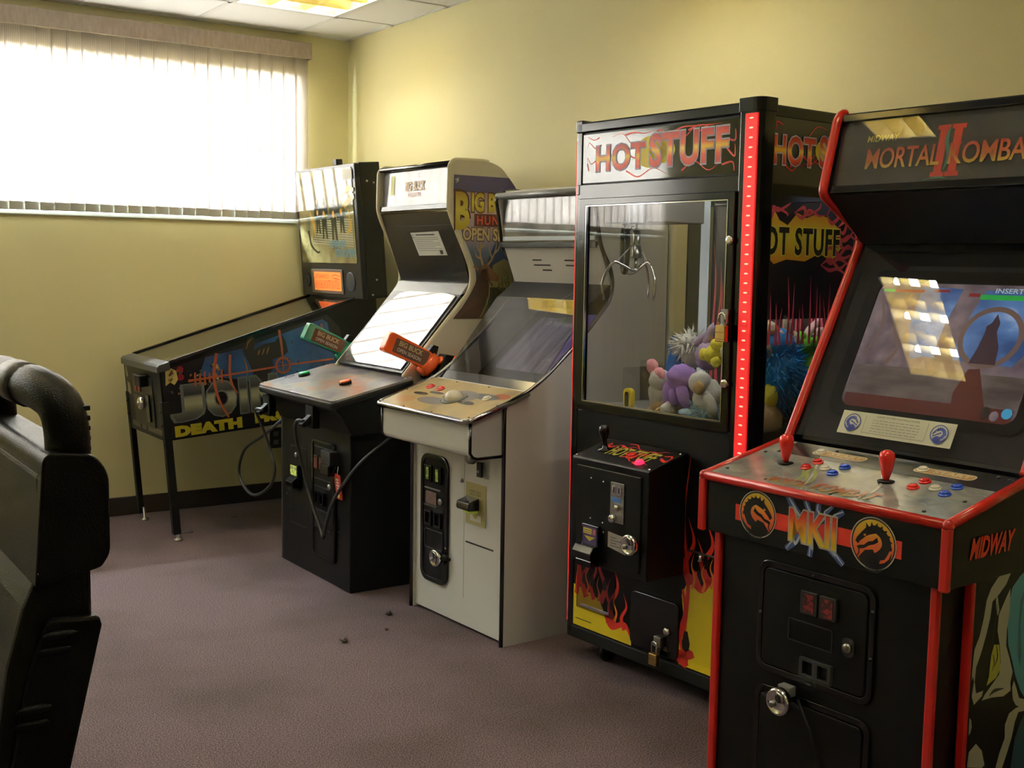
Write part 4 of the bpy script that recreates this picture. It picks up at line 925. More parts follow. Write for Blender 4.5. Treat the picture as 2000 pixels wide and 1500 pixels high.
# marquee
mF = Frame((0, .505, 1.685), (1, 0, 0), (0, .01, .17))
slab(MB(), mF, [(X0, 0), (X1, 0), (X1, .17), (X0, .17)], -.02, 0).build('marquee', mat('marquee_board', (.48, .48, .52), .12, coat=1.0, var=.5, scale=7), B)
mG = Frame((0, .504, 1.685), (1, 0, 0), (0, .01, .17))
text(mG, 'BIG BUCK', .27, .45, .075, .115, (mat('pale_gold', (.55, .45, .18), .3), mat('pale_rust', (.50, .22, .14), .3)), B, .02, .05)
text(mG, 'HUNTER', .30, .42, .045, .065, (mat('pale_rust', (.50, .22, .14), .3),), B, .01)
pr = Pr(mG, .001); pr.rect(.13, .165, .06, .15); pr.build('yellow_sticker', [mat('sticker_yellow', (.70, .70, .15), .4)], B)
slab(MB(), mF, [(X0, -.018), (X1, -.018), (X1, .006), (X0, .006)], -.004, .014).build('marquee_rail', blackg, B, bevel=.002)
MB().tube([(X0, .497, 1.866), (X1, .497, 1.866)], .011, 12).build('top_bar', blackg, B)
MB().prism([(.50, 1.872), (.69, 1.872), (.69, 1.86), (.50, 1.86)], X0, X1, 0).build('top_panel', blackr, B)
# right side art
aF = Frame((PW-.004, 0, 0), (0, 1, 0), (0, 0, 1))
def clipz(pts, z0, z1):
    def half(P, f):
        out = []
        for i in range(len(P)):
            a, c = P[i], P[(i+1) % len(P)]; fa, fc = f(a), f(c)
            if fa >= 0: out.append(a)
            if fa*fc < 0: t = fa/(fa-fc); out.append((a[0]+(c[0]-a[0])*t, a[1]+(c[1]-a[1])*t))
        return out
    return half(half(pts, lambda q: q[1]-z0), lambda q: z1-q[1])
inner = [(y+(.016 if y < .62 else -.004), z) for y, z in SP]
pr = Pr(aF, .0004); pr.poly(clipz(inner, 1.178, 1.815), 0)
pr.build('art_background', grad('hunt_sky', [(0, (.10, .07, .03)), (.30, (.06, .06, .03)), (.46, (.10, .14, .22)), (.58, (.30, .26, .34)), (.75, (.46, .36, .42)), (.86, (.34, .26, .34)), (1, (.30, .22, .30))], .3), B)
pr = Pr(aF, .0008); pr.poly(clipz(inner, 1.742, 1.815), 0); pr.build('violet_band', mat('violet_band', (.065, .055, .16), .3), B)
pr = Pr(aF, .0010); R = random.Random(2)
pr.poly([(.70, 1.46), (.735, 1.53), (.80, 1.50), (.86, 1.56), (.95, 1.50), (.95, 1.30), (.66, 1.33)], 0)
pr.poly([(.72, 1.42), (.78, 1.45), (.84, 1.42), (.90, 1.44), (.90, 1.32), (.70, 1.32)], 1)
pr.build('mountain_print', [mat('navy_print', (.03, .05, .12), .3), mat('glow_print', (.42, .36, .14), .3)], B)
pr = Pr(aF, .0013)
for k in range(120):
    y = R.uniform(.62, .96); z = R.uniform(1.185, 1.32)+.08*(y-.6); h = R.uniform(.02, .07)
    if z > 1.19+.62*(y-.45)+.22: continue
    pr.strip([(y, z), (y+R.uniform(-.015, .015), z+h*.5), (y+R.uniform(-.025, .025), z+h)], [.007, .004, .001], R.choice((0, 0, 1, 2)), n=5)
pr.build('grass_print', [mat('grass_dark', (.03, .04, .012), .3), mat('grass_gold', (.30, .24, .08), .3), mat('grass_green', (.08, .11, .03), .3)], B)
pr = Pr(aF, .0016)      # stag: neck, head, antlers
pr.poly([(.51, 1.182), (.56, 1.235), (.60, 1.29), (.64, 1.36), (.66, 1.40), (.69, 1.405), (.70, 1.37), (.70, 1.32), (.685, 1.26), (.66, 1.21), (.65, 1.182)], 0)
pr.poly([(.645, 1.385), (.66, 1.42), (.69, 1.425), (.715, 1.40), (.745, 1.375), (.755, 1.355), (.74, 1.345), (.70, 1.355), (.66, 1.36)], 1)
pr.poly([(.645, 1.405), (.62, 1.42), (.612, 1.412), (.64, 1.39)], 1)
for P_ in ([(.665, 1.42), (.650, 1.47), (.655, 1.53), (.668, 1.565)], [(.652, 1.475), (.635, 1.50), (.632, 1.54)], [(.650, 1.45), (.630, 1.46), (.618, 1.49)], [(.69, 1.42), (.715, 1.45), (.735, 1.50), (.735, 1.555)], [(.715, 1.45), (.70, 1.49), (.705, 1.53)], [(.728, 1.475), (.75, 1.495), (.76, 1.53)], [(.655, 1.50), (.672, 1.51), (.682, 1.54)]):
    pr.strip(P_, [.011, .009, .006, .001], 2, n=12)
for k in range(14): y = .54+.009*k; pr.strip([(y, 1.19+.005*k), (y+.03, 1.24+.006*k)], [.003, .001], 1, n=3)
pr.strip([(.70, 1.35), (.70, 1.28), (.67, 1.21), (.65, 1.182)], [.004, .006, .004, .003], 3, n=10)
pr.build('stag_print', [mat('stag_dark', (.07, .035, .018), .3), mat('stag_brown', (.20, .10, .05), .3), mat('antler_print', (.34, .24, .13), .3), mat('stag_light', (.40, .28, .14), .3)], B)
lg = grad('buck_letters', [(0, (.42, .32, .03)), (.5, (.60, .52, .08)), (1, (.36, .24, .03))], .3); lb_ = mat('letter_brown', (.07, .03, .012), .3)
text(aF, 'B', .515, .590, 1.575, 1.742, (lg, lb_), B, .045, .05, d=.002)
text(aF, 'IG BUCK', .600, .885, 1.655, 1.742, (lg, lb_), B, .045, .05, d=.002)
pr = Pr(aF, .0020); pr.rect(.615, .865, 1.592, 1.648); pr.build('sign_board', mat('sign_brown', (.10, .03, .02), .3), B)
text(aF, 'HUNTER', .63, .85, 1.600, 1.640, (mat('hunter_red', (.62, .10, .05), .3),), B, .01, d=.003, space=1.25)
text(aF, 'OPEN SEASON', .555, .92, 1.528, 1.586, (mat('season_gold', (.50, .40, .22), .3), lb_), B, .035, .05, d=.0024)
text(aF, 'TM', .513, .530, 1.775, 1.795, (paper,), B, .01, d=.002, skew=.01)
# pedestal front: bill slot, coin door, cable hooks
kF = Frame((0, 0, 0), (1, 0, 0), (0, 0, 1))
b = MB(); frame_ring(b, kF, rrect(.10, .27, .20, .57, .004), rrect(.104, .266, .204, .566, .003), -.001, .0015); b.build('bill_door', dgrey, B)
slab(MB(), kF, rrect(.125, .21, .40, .485, .004), 0, .018).build('bill_acceptor', blackg, B, bevel=.003)
slab(MB(), Frame((0, -.018, 0), (1, 0, 0), (0, 0, 1)), rrect(.135, .200, .435, .480, .003), 0, .002).build('lit_window', noisemat('lit_window_print', [(.42, (.10, .14, .05)), (.58, (.40, .42, .08))], 70, .3, 2, emis=.9), B)
b = MB(); b.prism([(0, .375), (-.04, .38), (-.045, .41), (-.018, .43), (0, .43)], .130, .205, 0); b.build('bill_mouth', blackg, B, bevel=.003)
MB().lathe([(.012, 0), (.012, .008), (.007, .012)], (.168, 0, .53), (0, -1, 0), 14).build('cam_lock', steel, B)
cd = MB(); frame_ring(cd, kF, rrect(.345, .575, .10, .635, .02), rrect(.36, .56, .115, .62, .012), 0, .012); cd = cd.build('coin_door', blackg, B, bevel=.003)
slab(MB(), kF, rrect(.358, .562, .113, .622, .012), -.002, .006).build('door_leaf', black, cd)
for x in (.385, .435):
    q = slab(MB(), kF, rrect(x, x+.045, .50, .565, .003), .006, .02).build('coin_entry', blackg, cd, bevel=.002)
    slab(MB(), Frame((0, -.02, 0), (1, 0, 0), (0, 0, 1)), rrect(x+.006, x+.039, .508, .558, .002), 0, .001).build('red_window', mat('dull_red_window', (.10, .025, .02), .3), q)
for x in (.385, .435): q = MB(); frame_ring(q, kF, rrect(x, x+.042, .345, .40, .003), rrect(x+.009, x+.033, .353, .392, .002), .006, .018); q.build('return_cup', blackg, cd)
for z in (.60, .455, .42, .315, .235): slab(MB(), kF, [(.37, z), (.53, z), (.53, z+.004), (.37, z+.004)], .006, .010).build('door_rib', dgrey, cd)
MB().box(.51, .60, -.045, 0, .545, .605).build('lock_bracket', dgrey, cd, bevel=.003); MB().box(.52, .605, -.055, -.01, .50, .548).build('lock_block', blackg, cd, bevel=.004)
MB().lathe([(.012, 0), (.012, .012)], (.530, -.006, .44), (0, -1, 0), 14).build('cam_lock', steel, cd)
for x, z in ((.60, .19), (.60, .25), (.305, .50), (.07, .35), (.09, .27), (.05, .33)): b = MB(); screwhead(b, kF, x, z, .005); b.build('bolt', dgrey, B)
for x in (.0, .47):
    MB().box(x-.03, x+.045, -.085, -.05, .70, .80).build('cable_hook_plate', blackr, B, bevel=.003)
    MB().prism([(-.085, .76), (-.13, .72), (-.12, .705), (-.085, .72)], x-.005, x+.03, 0).build('cable_hook', blackr, B, bevel=.002)
t = on('red_tag', 'red paper tag hanging beside the coin door of the black pedestal', 'tag', 'ped', .625, -.022, .513)
slab(MB(), Frame((0, 0, 0), (1, 0, 0), (0, -.12, 1)), rrect(-.028, .028, -.112, .0, .004), 0, .002).build('card', mat('tag_red', (.42, .03, .02), .45), t)
pr = Pr(Frame((0, -.003, 0), (1, 0, 0), (0, -.12, 1)), .0008)
for k in range(5): pr.rect(-.012+.003*(k % 2), .014, -.028-.013*k, -.020-.013*k)
pr.poly([(-.02, -.10), (.0, -.082), (.012, -.095), (.004, -.108)], 1); pr.build('print', [paper, mat('sticker_yellow', (.70, .70, .15), .4)], t)
b = MB(); b.tube([(0, 0, 0), (-.01, .01, .03)], .0015, 5); b.build('string', paper, t)

# toy hunting guns with cables
def hunting_gun(label, x, dy, dz, m, s=1):
    t = on('toy_hunting_gun', label, 'toy gun', 'ped', x, .30+dy, 1.03+dz, 'hunting guns of the cream cabinet')
    gF = Frame((.024, 0, 0), (0, .917, -.398), (0, .398, .917))        # right face; u runs down the gun
    out = rounded([(-.165, -.045), (-.160, .048), (.045, .040), (.092, .030), (.090, -.042), (.05, -.042), (.0, -.040)], [.018, .02, .01, .01, .01, .01, .01])
    body = MB(); slab(body, gF, out, -.048, 0); body.build('fore_end', m, t, bevel=.007, seg=3)
    slab(MB(), gF, rrect(-.125, .055, -.032, .032, .006), -.0005, .0012).build('label_plate', mat('gun_label', (.17, .07, .035), .4, var=.4, scale=30), t)
    tF = Frame((.0255, 0, 0), gF.u, gF.v)
    text(tF, 'BIG BUCK', -.105, .02, .003, .026, (mat('season_gold', (.50, .40, .22), .3),), t, .03)
    text(tF, 'OPEN SEASON', -.105, .02, -.022, -.006, (paper,), t, .01)
    P = [gF.at(u, v, -.024) for u, v in ((.06, -.05), (.085, -.005), (.10, .03))]
    MB().tube([tuple(q) for q in P], [.034, .036, .030], 18).build('hinge', m, t)
    MB().tube([tuple(gF.at(.055, -.060, -.024)), tuple(gF.at(.062, -.046, -.024))], .024, 16).build('hinge_cap', m, t)
    P = [gF.at(u, v, -.024) for u, v in ((.09, .0), (.14, .03), (.20, .055), (.30, .07), (.36, .06))]
    MB().tube([tuple(q) for q in P], [.026, .026, .028, .034, .03], 14, flat=.7).build('stock', m, t)
    slab(MB(), gF, [(.120, -.035), (.160, -.02), (.172, .065), (.13, .055)], -.056, .008).build('strap', blackr, t, bevel=.004)
    slab(MB(), gF, [(.048, .03), (.095, .03), (.090, .075), (.062, .072)], -.040, -.008).build('sight', blackr, t, bevel=.003)
    return t
orange = mat('orange_plastic', (.82, .11, .015), .22, coat=.5); greenp = mat('green_plastic', (.005, .20, .12), .22, coat=.5)
g1 = hunting_gun('orange toy hunting gun beside the right side of the cream hunting cabinet', .755, -.015, .0, orange)
g2 = hunting_gun('green toy hunting gun beside the left side of the cream hunting cabinet', -.075, .0, -.005, greenp)
MB().tube([(0, .10, -.07), (0, .03, -.135), (-.03, -.01, -.19)], .008, 8).build('support_rod', blackr, g1)
MB().box(-.062, -.026, .06, .15, -.11, -.03).build('holster', blackr, g1, bevel=.004)
MB().box(.026, .090, .06, .15, -.11, -.03).build('holster', blackr, g2, bevel=.004)
cab = mat('black_cable', (.025, .025, .028), .35)
t = on('gun_cable', 'grey-black cable hooked on the pedestal front and drooping to its foot, right gun', 'cable', 'ped', 0, 0, 0)
MB().tube(catmull([(.49, -.115, .735), (.45, -.13, .73), (.40, -.115, .67), (.385, -.075, .52), (.43, -.055, .37), (.50, -.045, .26), (.535, -.045, .215)], 40), .0075, 8).build('upper_run', cab, t)
MB().tube(catmull([(.535, -.045, .215), (.56, -.04, .30), (.63, -.03, .42), (.76, .02, .58), (.86, .14, .72), (.86, .26, .86), (.78, .36, .94)], 40), .0075, 8).build('lower_run', cab, t)
t = on('gun_cable', 'black cable looping in the air at the left of the pedestal, left gun', 'cable', 'ped', 0, 0, 0)
MB().tube(catmull([(.045, -.115, .735), (-.03, -.12, .725), (-.085, -.075, .66), (-.055, -.04, .53), (-.01, -.035, .43), (-.085, -.035, .335), (-.276, -.04, .269), (-.441, -.04, .337), (-.384, -.035, .477), (-.16, -.02, .585), (-.05, .06, .70), (-.04, .22, .85), (-.06, .36, .95)], 90), .0075, 8).build('cable_run', cab, t)

# ================================================================ RED-EDGED FIGHTING CABINET
K = mach('fighting_arcade_cabinet', 'mk', 'large black arcade cabinet with red edges, dragon emblems and two red joysticks')
KW = .70
redh = mat('print_red', (.62, .03, .012), .35)
body = MB(); body.box(.03, .67, .03, .14, .0, .757); body.build('front_box', black, K, bevel=.003)
prof = [(.12, .0), (.12, .757), (.14, .84), (.318, .975), (.590, 1.495), (.590, 1.53), (.416, 1.63), (.468, 1.832), (.49, 1.85), (.96, 1.85), (.96, .0)]
PP = rounded(prof, [0, 0, 0, .01, .05, .05, .02, .02, .01, .02, 0])
for x0 in (0.005, KW-.023):
    s = MB().prism(PP, x0, x0+.018, 0).build('side_panel', black, K, bevel=.001)
    line = [q for q in PP if q[1] > .97 and q[0] < .5 or q[1] > .97 and q[0] < .6]
    MB().tube([(x0+.009, y-.003, z) for y, z in line], .0125, 10).build('edge_moulding', redm, s)
    MB().box(x0-.002, x0+.020, .108, .122, 0, .757).build('edge_moulding', redm, s, bevel=.004)
for x in (.03, .652):
    MB().box(x-.002, x+.020, .018, .034, 0, .757).build('edge_moulding', redm, K, bevel=.005)
MB().box(.023, KW-.023, .935, .95, .02, 1.83).build('back_panel', dgrey, K)
# control box
pts = [(0, .757), (0, .895), (.30, .957), (.30, .757)]
MB().prism(pts, .002, KW-.002, 0).build('control_box', black, K, bevel=.002)
E0 = .012
for a, b_ in (((E0*.5, 0, .898), (KW-.004, 0, .898)),): MB().tube([a, b_], E0, 10).build('edge_moulding', redm, K)
for x in (.004, KW-.004):
    MB().tube([(x, .0, .898), (x, .31, .963)], E0, 10).build('edge_moulding', redm, K)
    MB().box(x-.011, x+.011, -.010, .006, .755, .893).build('edge_moulding', redm, K, bevel=.004)
    MB().ball((x, 0, .898), .0135, nu=12, nv=8).build('edge_corner', redm, K)
kc = Frame((0, 0, .905), (1, 0, 0), (0, .98, .199))
sm = noisemat('smoky_overlay', [(.28, (.10, .10, .105)), (.45, (.20, .21, .20)), (.58, (.30, .31, .28)), (.7, (.24, .23, .25)), (.85, (.13, .13, .14))], 9, .14, 6, spec=.8, dist=.7)
pl = slab(MB(), kc, rrect(.014, KW-.014, .008, .305, .004), -.006, .0).build('control_panel', sm, K)
pr = Pr(kc, .0004); pr.poly([(.06, .215), (KW-.014, .205), (KW-.014, .305), (.06, .305)], 0); pr.build('black_border', mat('overlay_black', (.02, .02, .021), .2, spec=.7), pl)
pr = Pr(kc, .0008)
def bolt_(p, pts, w, mi=0, n=14): p.strip(pts, [w*.3, w, w*.8, w*.2], mi, n=n)
R = random.Random(11)
for k in range(22):
    x = R.uniform(.03, .66); y = R.uniform(.03, .19); a = R.uniform(-.8, .8); l = R.uniform(.04, .11)
    bolt_(pr, [(x, y), (x+l*.3, y+l*.25*a), (x+l*.6, y+l*.15*a-.008), (x+l, min(y+l*.6*a, .2))], .003, R.choice((0, 1, 1)))
pr.strip([(.19, .235), (.225, .17), (.26, .11), (.30, .015)], [.003, .006, .006, .003], 2); pr.strip([(.40, .19), (.44, .13), (.455, .08), (.45, .03)], [.001, .006, .008, .001], 2)
pr.build('lightning_print', [mat('teal_streak', (.20, .34, .30), .2), mat('grey_streak', (.34, .36, .33), .2), mat('white_streak', (.55, .55, .50), .2)], pl)
mkg = grad('mk_letters', [(0, (.62, .50, .03)), (.4, (.66, .28, .03)), (.75, (.58, .05, .02)), (1, (.45, .02, .01))], .25)
mkd = grad('mk_dim_letters', [(0, (.34, .30, .06)), (.4, (.40, .16, .05)), (1, (.34, .06, .04))], .2)
text(kc, 'MORTAL', .185, .30, .022, .058, (mkd,), pl, .01, shear=.3, d=.0012)
text(kc, 'KOMBAT', .31, .49, .022, .070, (mkd,), pl, .01, shear=.3, d=.0012)
pr = Pr(kc, .001)        # green-yellow dragon wisp between the names
for P_ in ([(.22, .17), (.235, .12), (.265, .08), (.27, .03)], [(.235, .15), (.26, .12), (.285, .08), (.295, .02)], [(.215, .13), (.245, .09), (.25, .04)]): pr.strip(P_, [.004, .010, .007, .001], 0)
pr.build('dragon_wisp', [mat('wisp_green', (.30, .36, .12), .2)], pl)
for jx in (.144, .440):
    b = MB(); b.lathe([(.020, 0), (.020, .003), (.012, .004)], kc.at(jx, .150, 0), (0, 0, 1), 20); jb = b.build('joystick', blackr, pl)
    b = MB(); b.lathe([(.006, .0), (.007, .008), (.010, .014), (.0135, .028), (.0175, .048), (.019, .058), (.0165, .069), (.008, .075)], kc.at(jx, .150, 0), (0, 0, 1), 22); b.build('bat_handle', redbtn, jb)
for dx in (.214, .517):
    for (x, y, m_b) in ((0, .143, redbtn), (.001, .188, redbtn), (.046, .159, whitebtn), (.084, .137, bluebtn), (.083, .187, bluebtn)): button(kc, dx+x, y, .0145, m_b, pl, .008)
sy = mat('start_yellow', (.62, .42, .12), .3)
for x in (.173, .469):
    pr = Pr(kc, .001); pr.poly(rrect(x-.022, x+.135, .238, .274, .015), 0); pr.poly(rrect(x-.019, x+.132, .241, .271, .013), 1, .0003); pr.build('start_badge', [mat('badge_cream', (.62, .58, .42), .3), mat('badge_orange', (.46, .27, .10), .3)], pl)
    text(kc, 'START', x+.028, x+.125, .247, .266, (mat('badge_cream', (.62, .58, .42), .3),), pl, .03, d=.0016)
    button(kc, x, .256, .0145, whitebtn, pl, .008)
for x, y in ((.036, .051), (.036, .20), (.18, .03), (.38, .02), (.20, .285), (.36, .275), (.62, .028), (.66, .12), (.67, .285), (.64, .29)): b = MB(); screwhead(b, kc, x, y, .0048); b.build('bolt', dgrey, pl)
# emblems on the front
kf = Frame((0, 0, 0), (1, 0, 0), (0, 0, 1))
pr = Pr(kf, .0005); pr.rect(.113, .589, .802, .842); pr.build('red_band', redh, K)
emg = grad('emblem_gradient', [(0, (.50, .05, .02)), (.5, (.66, .14, .03)), (.8, (.72, .42, .03)), (1, (.70, .55, .05))], .3)
def emblem(fr, cx, cy, r, parent, mats_, flip=1, d=.001, ring=True):
    """circular badge with a coiled dragon head: mats_ = (rim, disc, dragon)"""
    f = lambda P_: [(cx+flip*x*r, cy+y*r) for x, y in P_]
    pr = Pr(fr, d)
    pr.disc(cx, cy, r, mi=2); pr.build('emblem_field', mats_, parent)
    pr = Pr(fr, d+.0004); pr.disc(cx, cy, r*.90, mi=1); pr.build('emblem_disc', mats_, parent, box=(cx-r, cx+r, cy-r, cy+r))
    pr = Pr(fr, d+.0008)
    if ring: pr.ring(cx, cy, r, r*.045, 0)
    pr.strip(f([(.30, -.88), (-.10, -.74), (-.46, -.42), (-.58, .0), (-.44, .36), (-.10, .55), (.24, .46)]), [r*.30, r*.74, r*.62, r*.40, r*.34, r*.30, r*.24], 2, n=30)
    pr.poly(f([(-.2, -.55), (.0, -.22), (.35, -.30), (.62, -.62), (.45, -.80), (.0, -.94), (-.4, -.8)]), 2)
    pr.poly(f([(.02, .62), (.34, .55), (.52, .36), (.72, .12), (.78, -.02), (.66, -.12), (.58, .0), (.46, .10), (.34, .22), (.18, .30), (.02, .36), (-.1, .40)]), 2)
    pr.poly(f([(-.16, .26), (.02, .10), (.22, .04), (.40, -.12), (.60, -.16), (.72, -.24), (.60, -.30), (.38, -.24), (.18, -.10), (-.04, -.02), (-.22, .10)]), 2)
    pr.strip(f([(.64, -.24), (.60, -.45), (.70, -.62), (.62, -.74)]), [r*.05, r*.05, r*.03, .0004], 2, n=12)
    for a in range(60, 215, 17):
        q = radians(a); pr.poly(f([(.66*cos(q+.12)-.06, .64*sin(q+.12)), (.84*cos(q+.10), .82*sin(q+.10)), (.66*cos(q-.12)-.06, .64*sin(q-.12))]), 2)
    pr.poly(f([(.34, .32), (.44, .27), (.40, .22), (.32, .25)]), 1, .0004)
    pr.poly(f([(-.82, -.15), (-.70, -.45), (-.52, -.62), (-.30, -.70), (-.34, -.56), (-.52, -.50), (-.62, -.34), (-.72, -.12)]), 1, .0004)
    return pr.build('dragon_emblem', mats_, parent, box=(cx-r, cx+r, cy-r, cy+r))
rim = mat('emblem_rim', (.50, .46, .38), .3)
emblem(kf, .185, .828, .058, K, [rim, emg, FLD], 1); emblem(kf, .517, .823, .060, K, [rim, emg, FLD], -1)
pr = Pr(kf, .0012); R = random.Random(21)
for x0_, y0_, x1_, y1_, w_ in ((.275, .890, .33, .83, .022), (.325, .892, .345, .84, .018), (.365, .892, .36, .84, .018), (.435, .880, .385, .84, .016), (.405, .888, .37, .84, .012), (.275, .762, .315, .80, .018), (.345, .757, .345, .80, .018), (.44, .757, .385, .80, .018)):
    mx = (x0_+x1_)/2+R.uniform(-.006, .006); my = (y0_+y1_)/2
    pr.strip([(x1_, y1_), (mx, my), (x0_, y0_)], [w_, w_*.9, w_*.8], 0, n=10); pr.strip([(x1_, y1_), (mx+.004, my-.003), (mx-.002, my+.006), (x0_, y0_)], [w_*.3, w_*.35, w_*.28, w_*.15], 1, .0004, n=12)
pr.build('lightning_print', [mat('bolt_blue', (.06, .10, .30), .3), mat('bolt_white', (.50, .56, .62), .3)], K)
text(kf, 'MKII', .283, .418, .786, .862, (mkg, rim), K, .03, .04, d=.0024)
# coin door
k3 = Frame((0, .03, 0), (1, 0, 0), (0, 0, 1))
cd = coin_door(k3, .192, .498, .452, .700, K, .018)
k4 = Frame((0, .021, 0), (1, 0, 0), (0, 0, 1))
for x, ch_ in ((.338, 'x'), (.392, 'x')):
    q = slab(MB(), k4, rrect(x-.024, x+.024, .612, .668, .003), 0, .010).build('coin_entry', dgrey, cd, bevel=.002)
    slab(MB(), Frame((0, .011, 0), (1, 0, 0), (0, 0, 1)), rrect(x-.014, x+.016, .618, .662, .002), 0, .001).build('red_window', noisemat('red_window_print', [(.45, (.03, .006, .006)), (.6, (.22, .02, .02))], 80, .3, 2), q)
q = MB(); frame_ring(q, k4, rrect(.275, .405, .535, .590, .003), rrect(.278, .402, .538, .587, .002), 0, .002); q.build('plate_rim', dgrey, cd)
for x in (.342, .386):
    q = MB(); frame_ring(q, k4, rrect(x-.024, x+.024, .458, .506, .003), rrect(x-.014, x+.014, .466, .498, .002), 0, .010); q.build('return_cup', dgrey, cd, bevel=.001)
slab(MB(), k4, rrect(.434, .466, .540, .585, .012), 0, .004).build('lock_plate', dgrey, cd)
MB().lathe([(.012, 0), (.012, .007), (.008, .010)], (.450, .018, .562), (0, -1, 0), 18).build('cam_lock', steel, cd)
for x, z in ((.186, .58), (.34, .706), (.508, .55), (.508, .66)): b = MB(); screwhead(b, k3, x, z, .005, h=.011); b.build('bolt', dgrey, K)
cd = coin_door(k3, .192, .498, .06, .385, K, .018, 'cash_door')
slab(MB(), k4, rrect(.20, .33, .372, .378, .002), 0, .003).build('door_rib', dgrey, cd)
MB().box(.268, .305, -.002, .022, .40, .425).build('hasp', mgrey, K, bevel=.002)
disc_lock('mk', .290, -.022, .392, 'shiny round disc padlock on the red-edged fighting cabinet', .034)
MB().tube([(.32, .010, .40), (.36, .012, .33), (.40, .012, .20)], .004, 6).build('dark_strap', blackr, K)
# right side print
k5 = Frame((KW-.002, 0, 0), (0, 1, 0), (0, 0, 1))
text(Frame((KW-.001, 0, 0), (0, 1, 0), (0, 0, 1)), 'MIDWAY', .080, .262, .812, .860, (redh,), K, .035, shear=.35, d=.0012)
k6 = Frame((KW-.005, 0, 0), (0, 1, 0), (0, 0, 1))
pr = Pr(k6, .0006)
pr.poly([(0.32, 0.751), (0.303, 0.744), (0.272, 0.722), (0.263, 0.694), (0.26, 0.645), (0.269, 0.59), (0.292, 0.545), (0.309, 0.508), (0.335, 0.468), (0.355, 0.447), (0.5, 0.43), (0.66, 0.52), (0.66, 0.76), (0.5, 0.80)], 2); pr.poly([(0.36, 0.408), (0.344, 0.391), (0.323, 0.355), (0.312, 0.288), (0.376, 0.272), (0.62, 0.20), (0.62, 0.40), (0.5, 0.42)], 3)
pr.poly([(0.27, 0.769), (0.24, 0.77), (0.206, 0.753), (0.182, 0.734), (0.167, 0.71), (0.16, 0.673), (0.147, 0.633), (0.13, 0.607), (0.127, 0.590), (0.125, 0.557), (0.125, 0.535), (0.129, 0.545), (0.135, 0.532), (0.129, 0.5), (0.14, 0.478), (0.17, 0.491), (0.175, 0.503), (0.146, 0.503), (0.138, 0.531), (0.14, 0.563), (0.157, 0.592), (0.175, 0.634), (0.186, 0.668), (0.191, 0.703), (0.216, 0.715), (0.244, 0.734)], 0, .0003)
pr.poly([(0.263, 0.721), (0.25, 0.706), (0.221, 0.668), (0.219, 0.633), (0.232, 0.597), (0.241, 0.556), (0.237, 0.527), (0.209, 0.509), (0.182, 0.492), (0.171, 0.481), (0.212, 0.479), (0.261, 0.471), (0.291, 0.478), (0.288, 0.499), (0.295, 0.521), (0.279, 0.555), (0.26, 0.589), (0.259, 0.625), (0.266, 0.671)], 0, .0003); pr.poly([(0.229, 0.598), (0.208, 0.602), (0.199, 0.577), (0.196, 0.552), (0.195, 0.532), (0.186, 0.511), (0.225, 0.522), (0.24, 0.539), (0.238, 0.563)], 1, .0005); pr.poly([(0.209, 0.716), (0.205, 0.704), (0.21, 0.68), (0.216, 0.666), (0.222, 0.678), (0.215, 0.702)], 0, .0003)
pr.poly([(0.358, 0.429), (0.32, 0.431), (0.29, 0.424), (0.275, 0.4), (0.278, 0.369), (0.258, 0.337), (0.246, 0.306), (0.274, 0.298), (0.294, 0.334), (0.309, 0.365), (0.318, 0.397), (0.331, 0.418), (0.359, 0.415)], 0, .0006); pr.poly([(0.303, 0.499), (0.296, 0.484), (0.302, 0.455), (0.317, 0.438), (0.359, 0.418), (0.356, 0.443), (0.33, 0.452), (0.315, 0.48)], 0, .0005); pr.poly([(0.127, 0.345), (0.131, 0.372), (0.158, 0.385), (0.184, 0.362), (0.199, 0.325), (0.188, 0.321), (0.127, 0.338)], 0, .0003); pr.poly([(0.125, 0.452), (0.133, 0.445), (0.137, 0.428), (0.133, 0.416), (0.125, 0.411)], 0, .0003)
pr.poly([(0.325, 0.711), (0.31, 0.686), (0.307, 0.63), (0.312, 0.562), (0.325, 0.525), (0.328, 0.559), (0.316, 0.628), (0.32, 0.678)], 4, .0004); pr.strip([(.44, .74), (.42, .60), (.45, .44)], [.004, .016, .004], 4, .0004, n=14)
pr.strip([(.214, .70), (.205, .64), (.198, .60)], [.001, .004, .001], 5, .0008, n=8); pr.strip([(.218, .60), (.225, .57), (.215, .55)], [.002, .005, .002], 5, .0009, n=8); pr.strip([(.206, .58), (.212, .56), (.205, .54)], [.002, .004, .001], 5, .0009, n=8)
pr.strip([(.26, .49), (.22, .493), (.20, .485)], [.002, .010, .002], 5, .0008, n=8)
pr.build('side_art', [mat('bone_print', (.42, .42, .33), .35), mat('acid_yellow', (.50, .50, .06), .35), mat('teal_print', (.07, .30, .42), .35), mat('deep_teal', (.02, .07, .10), .35), mat('teal_fold', (.03, .15, .22), .35), FLD], K)
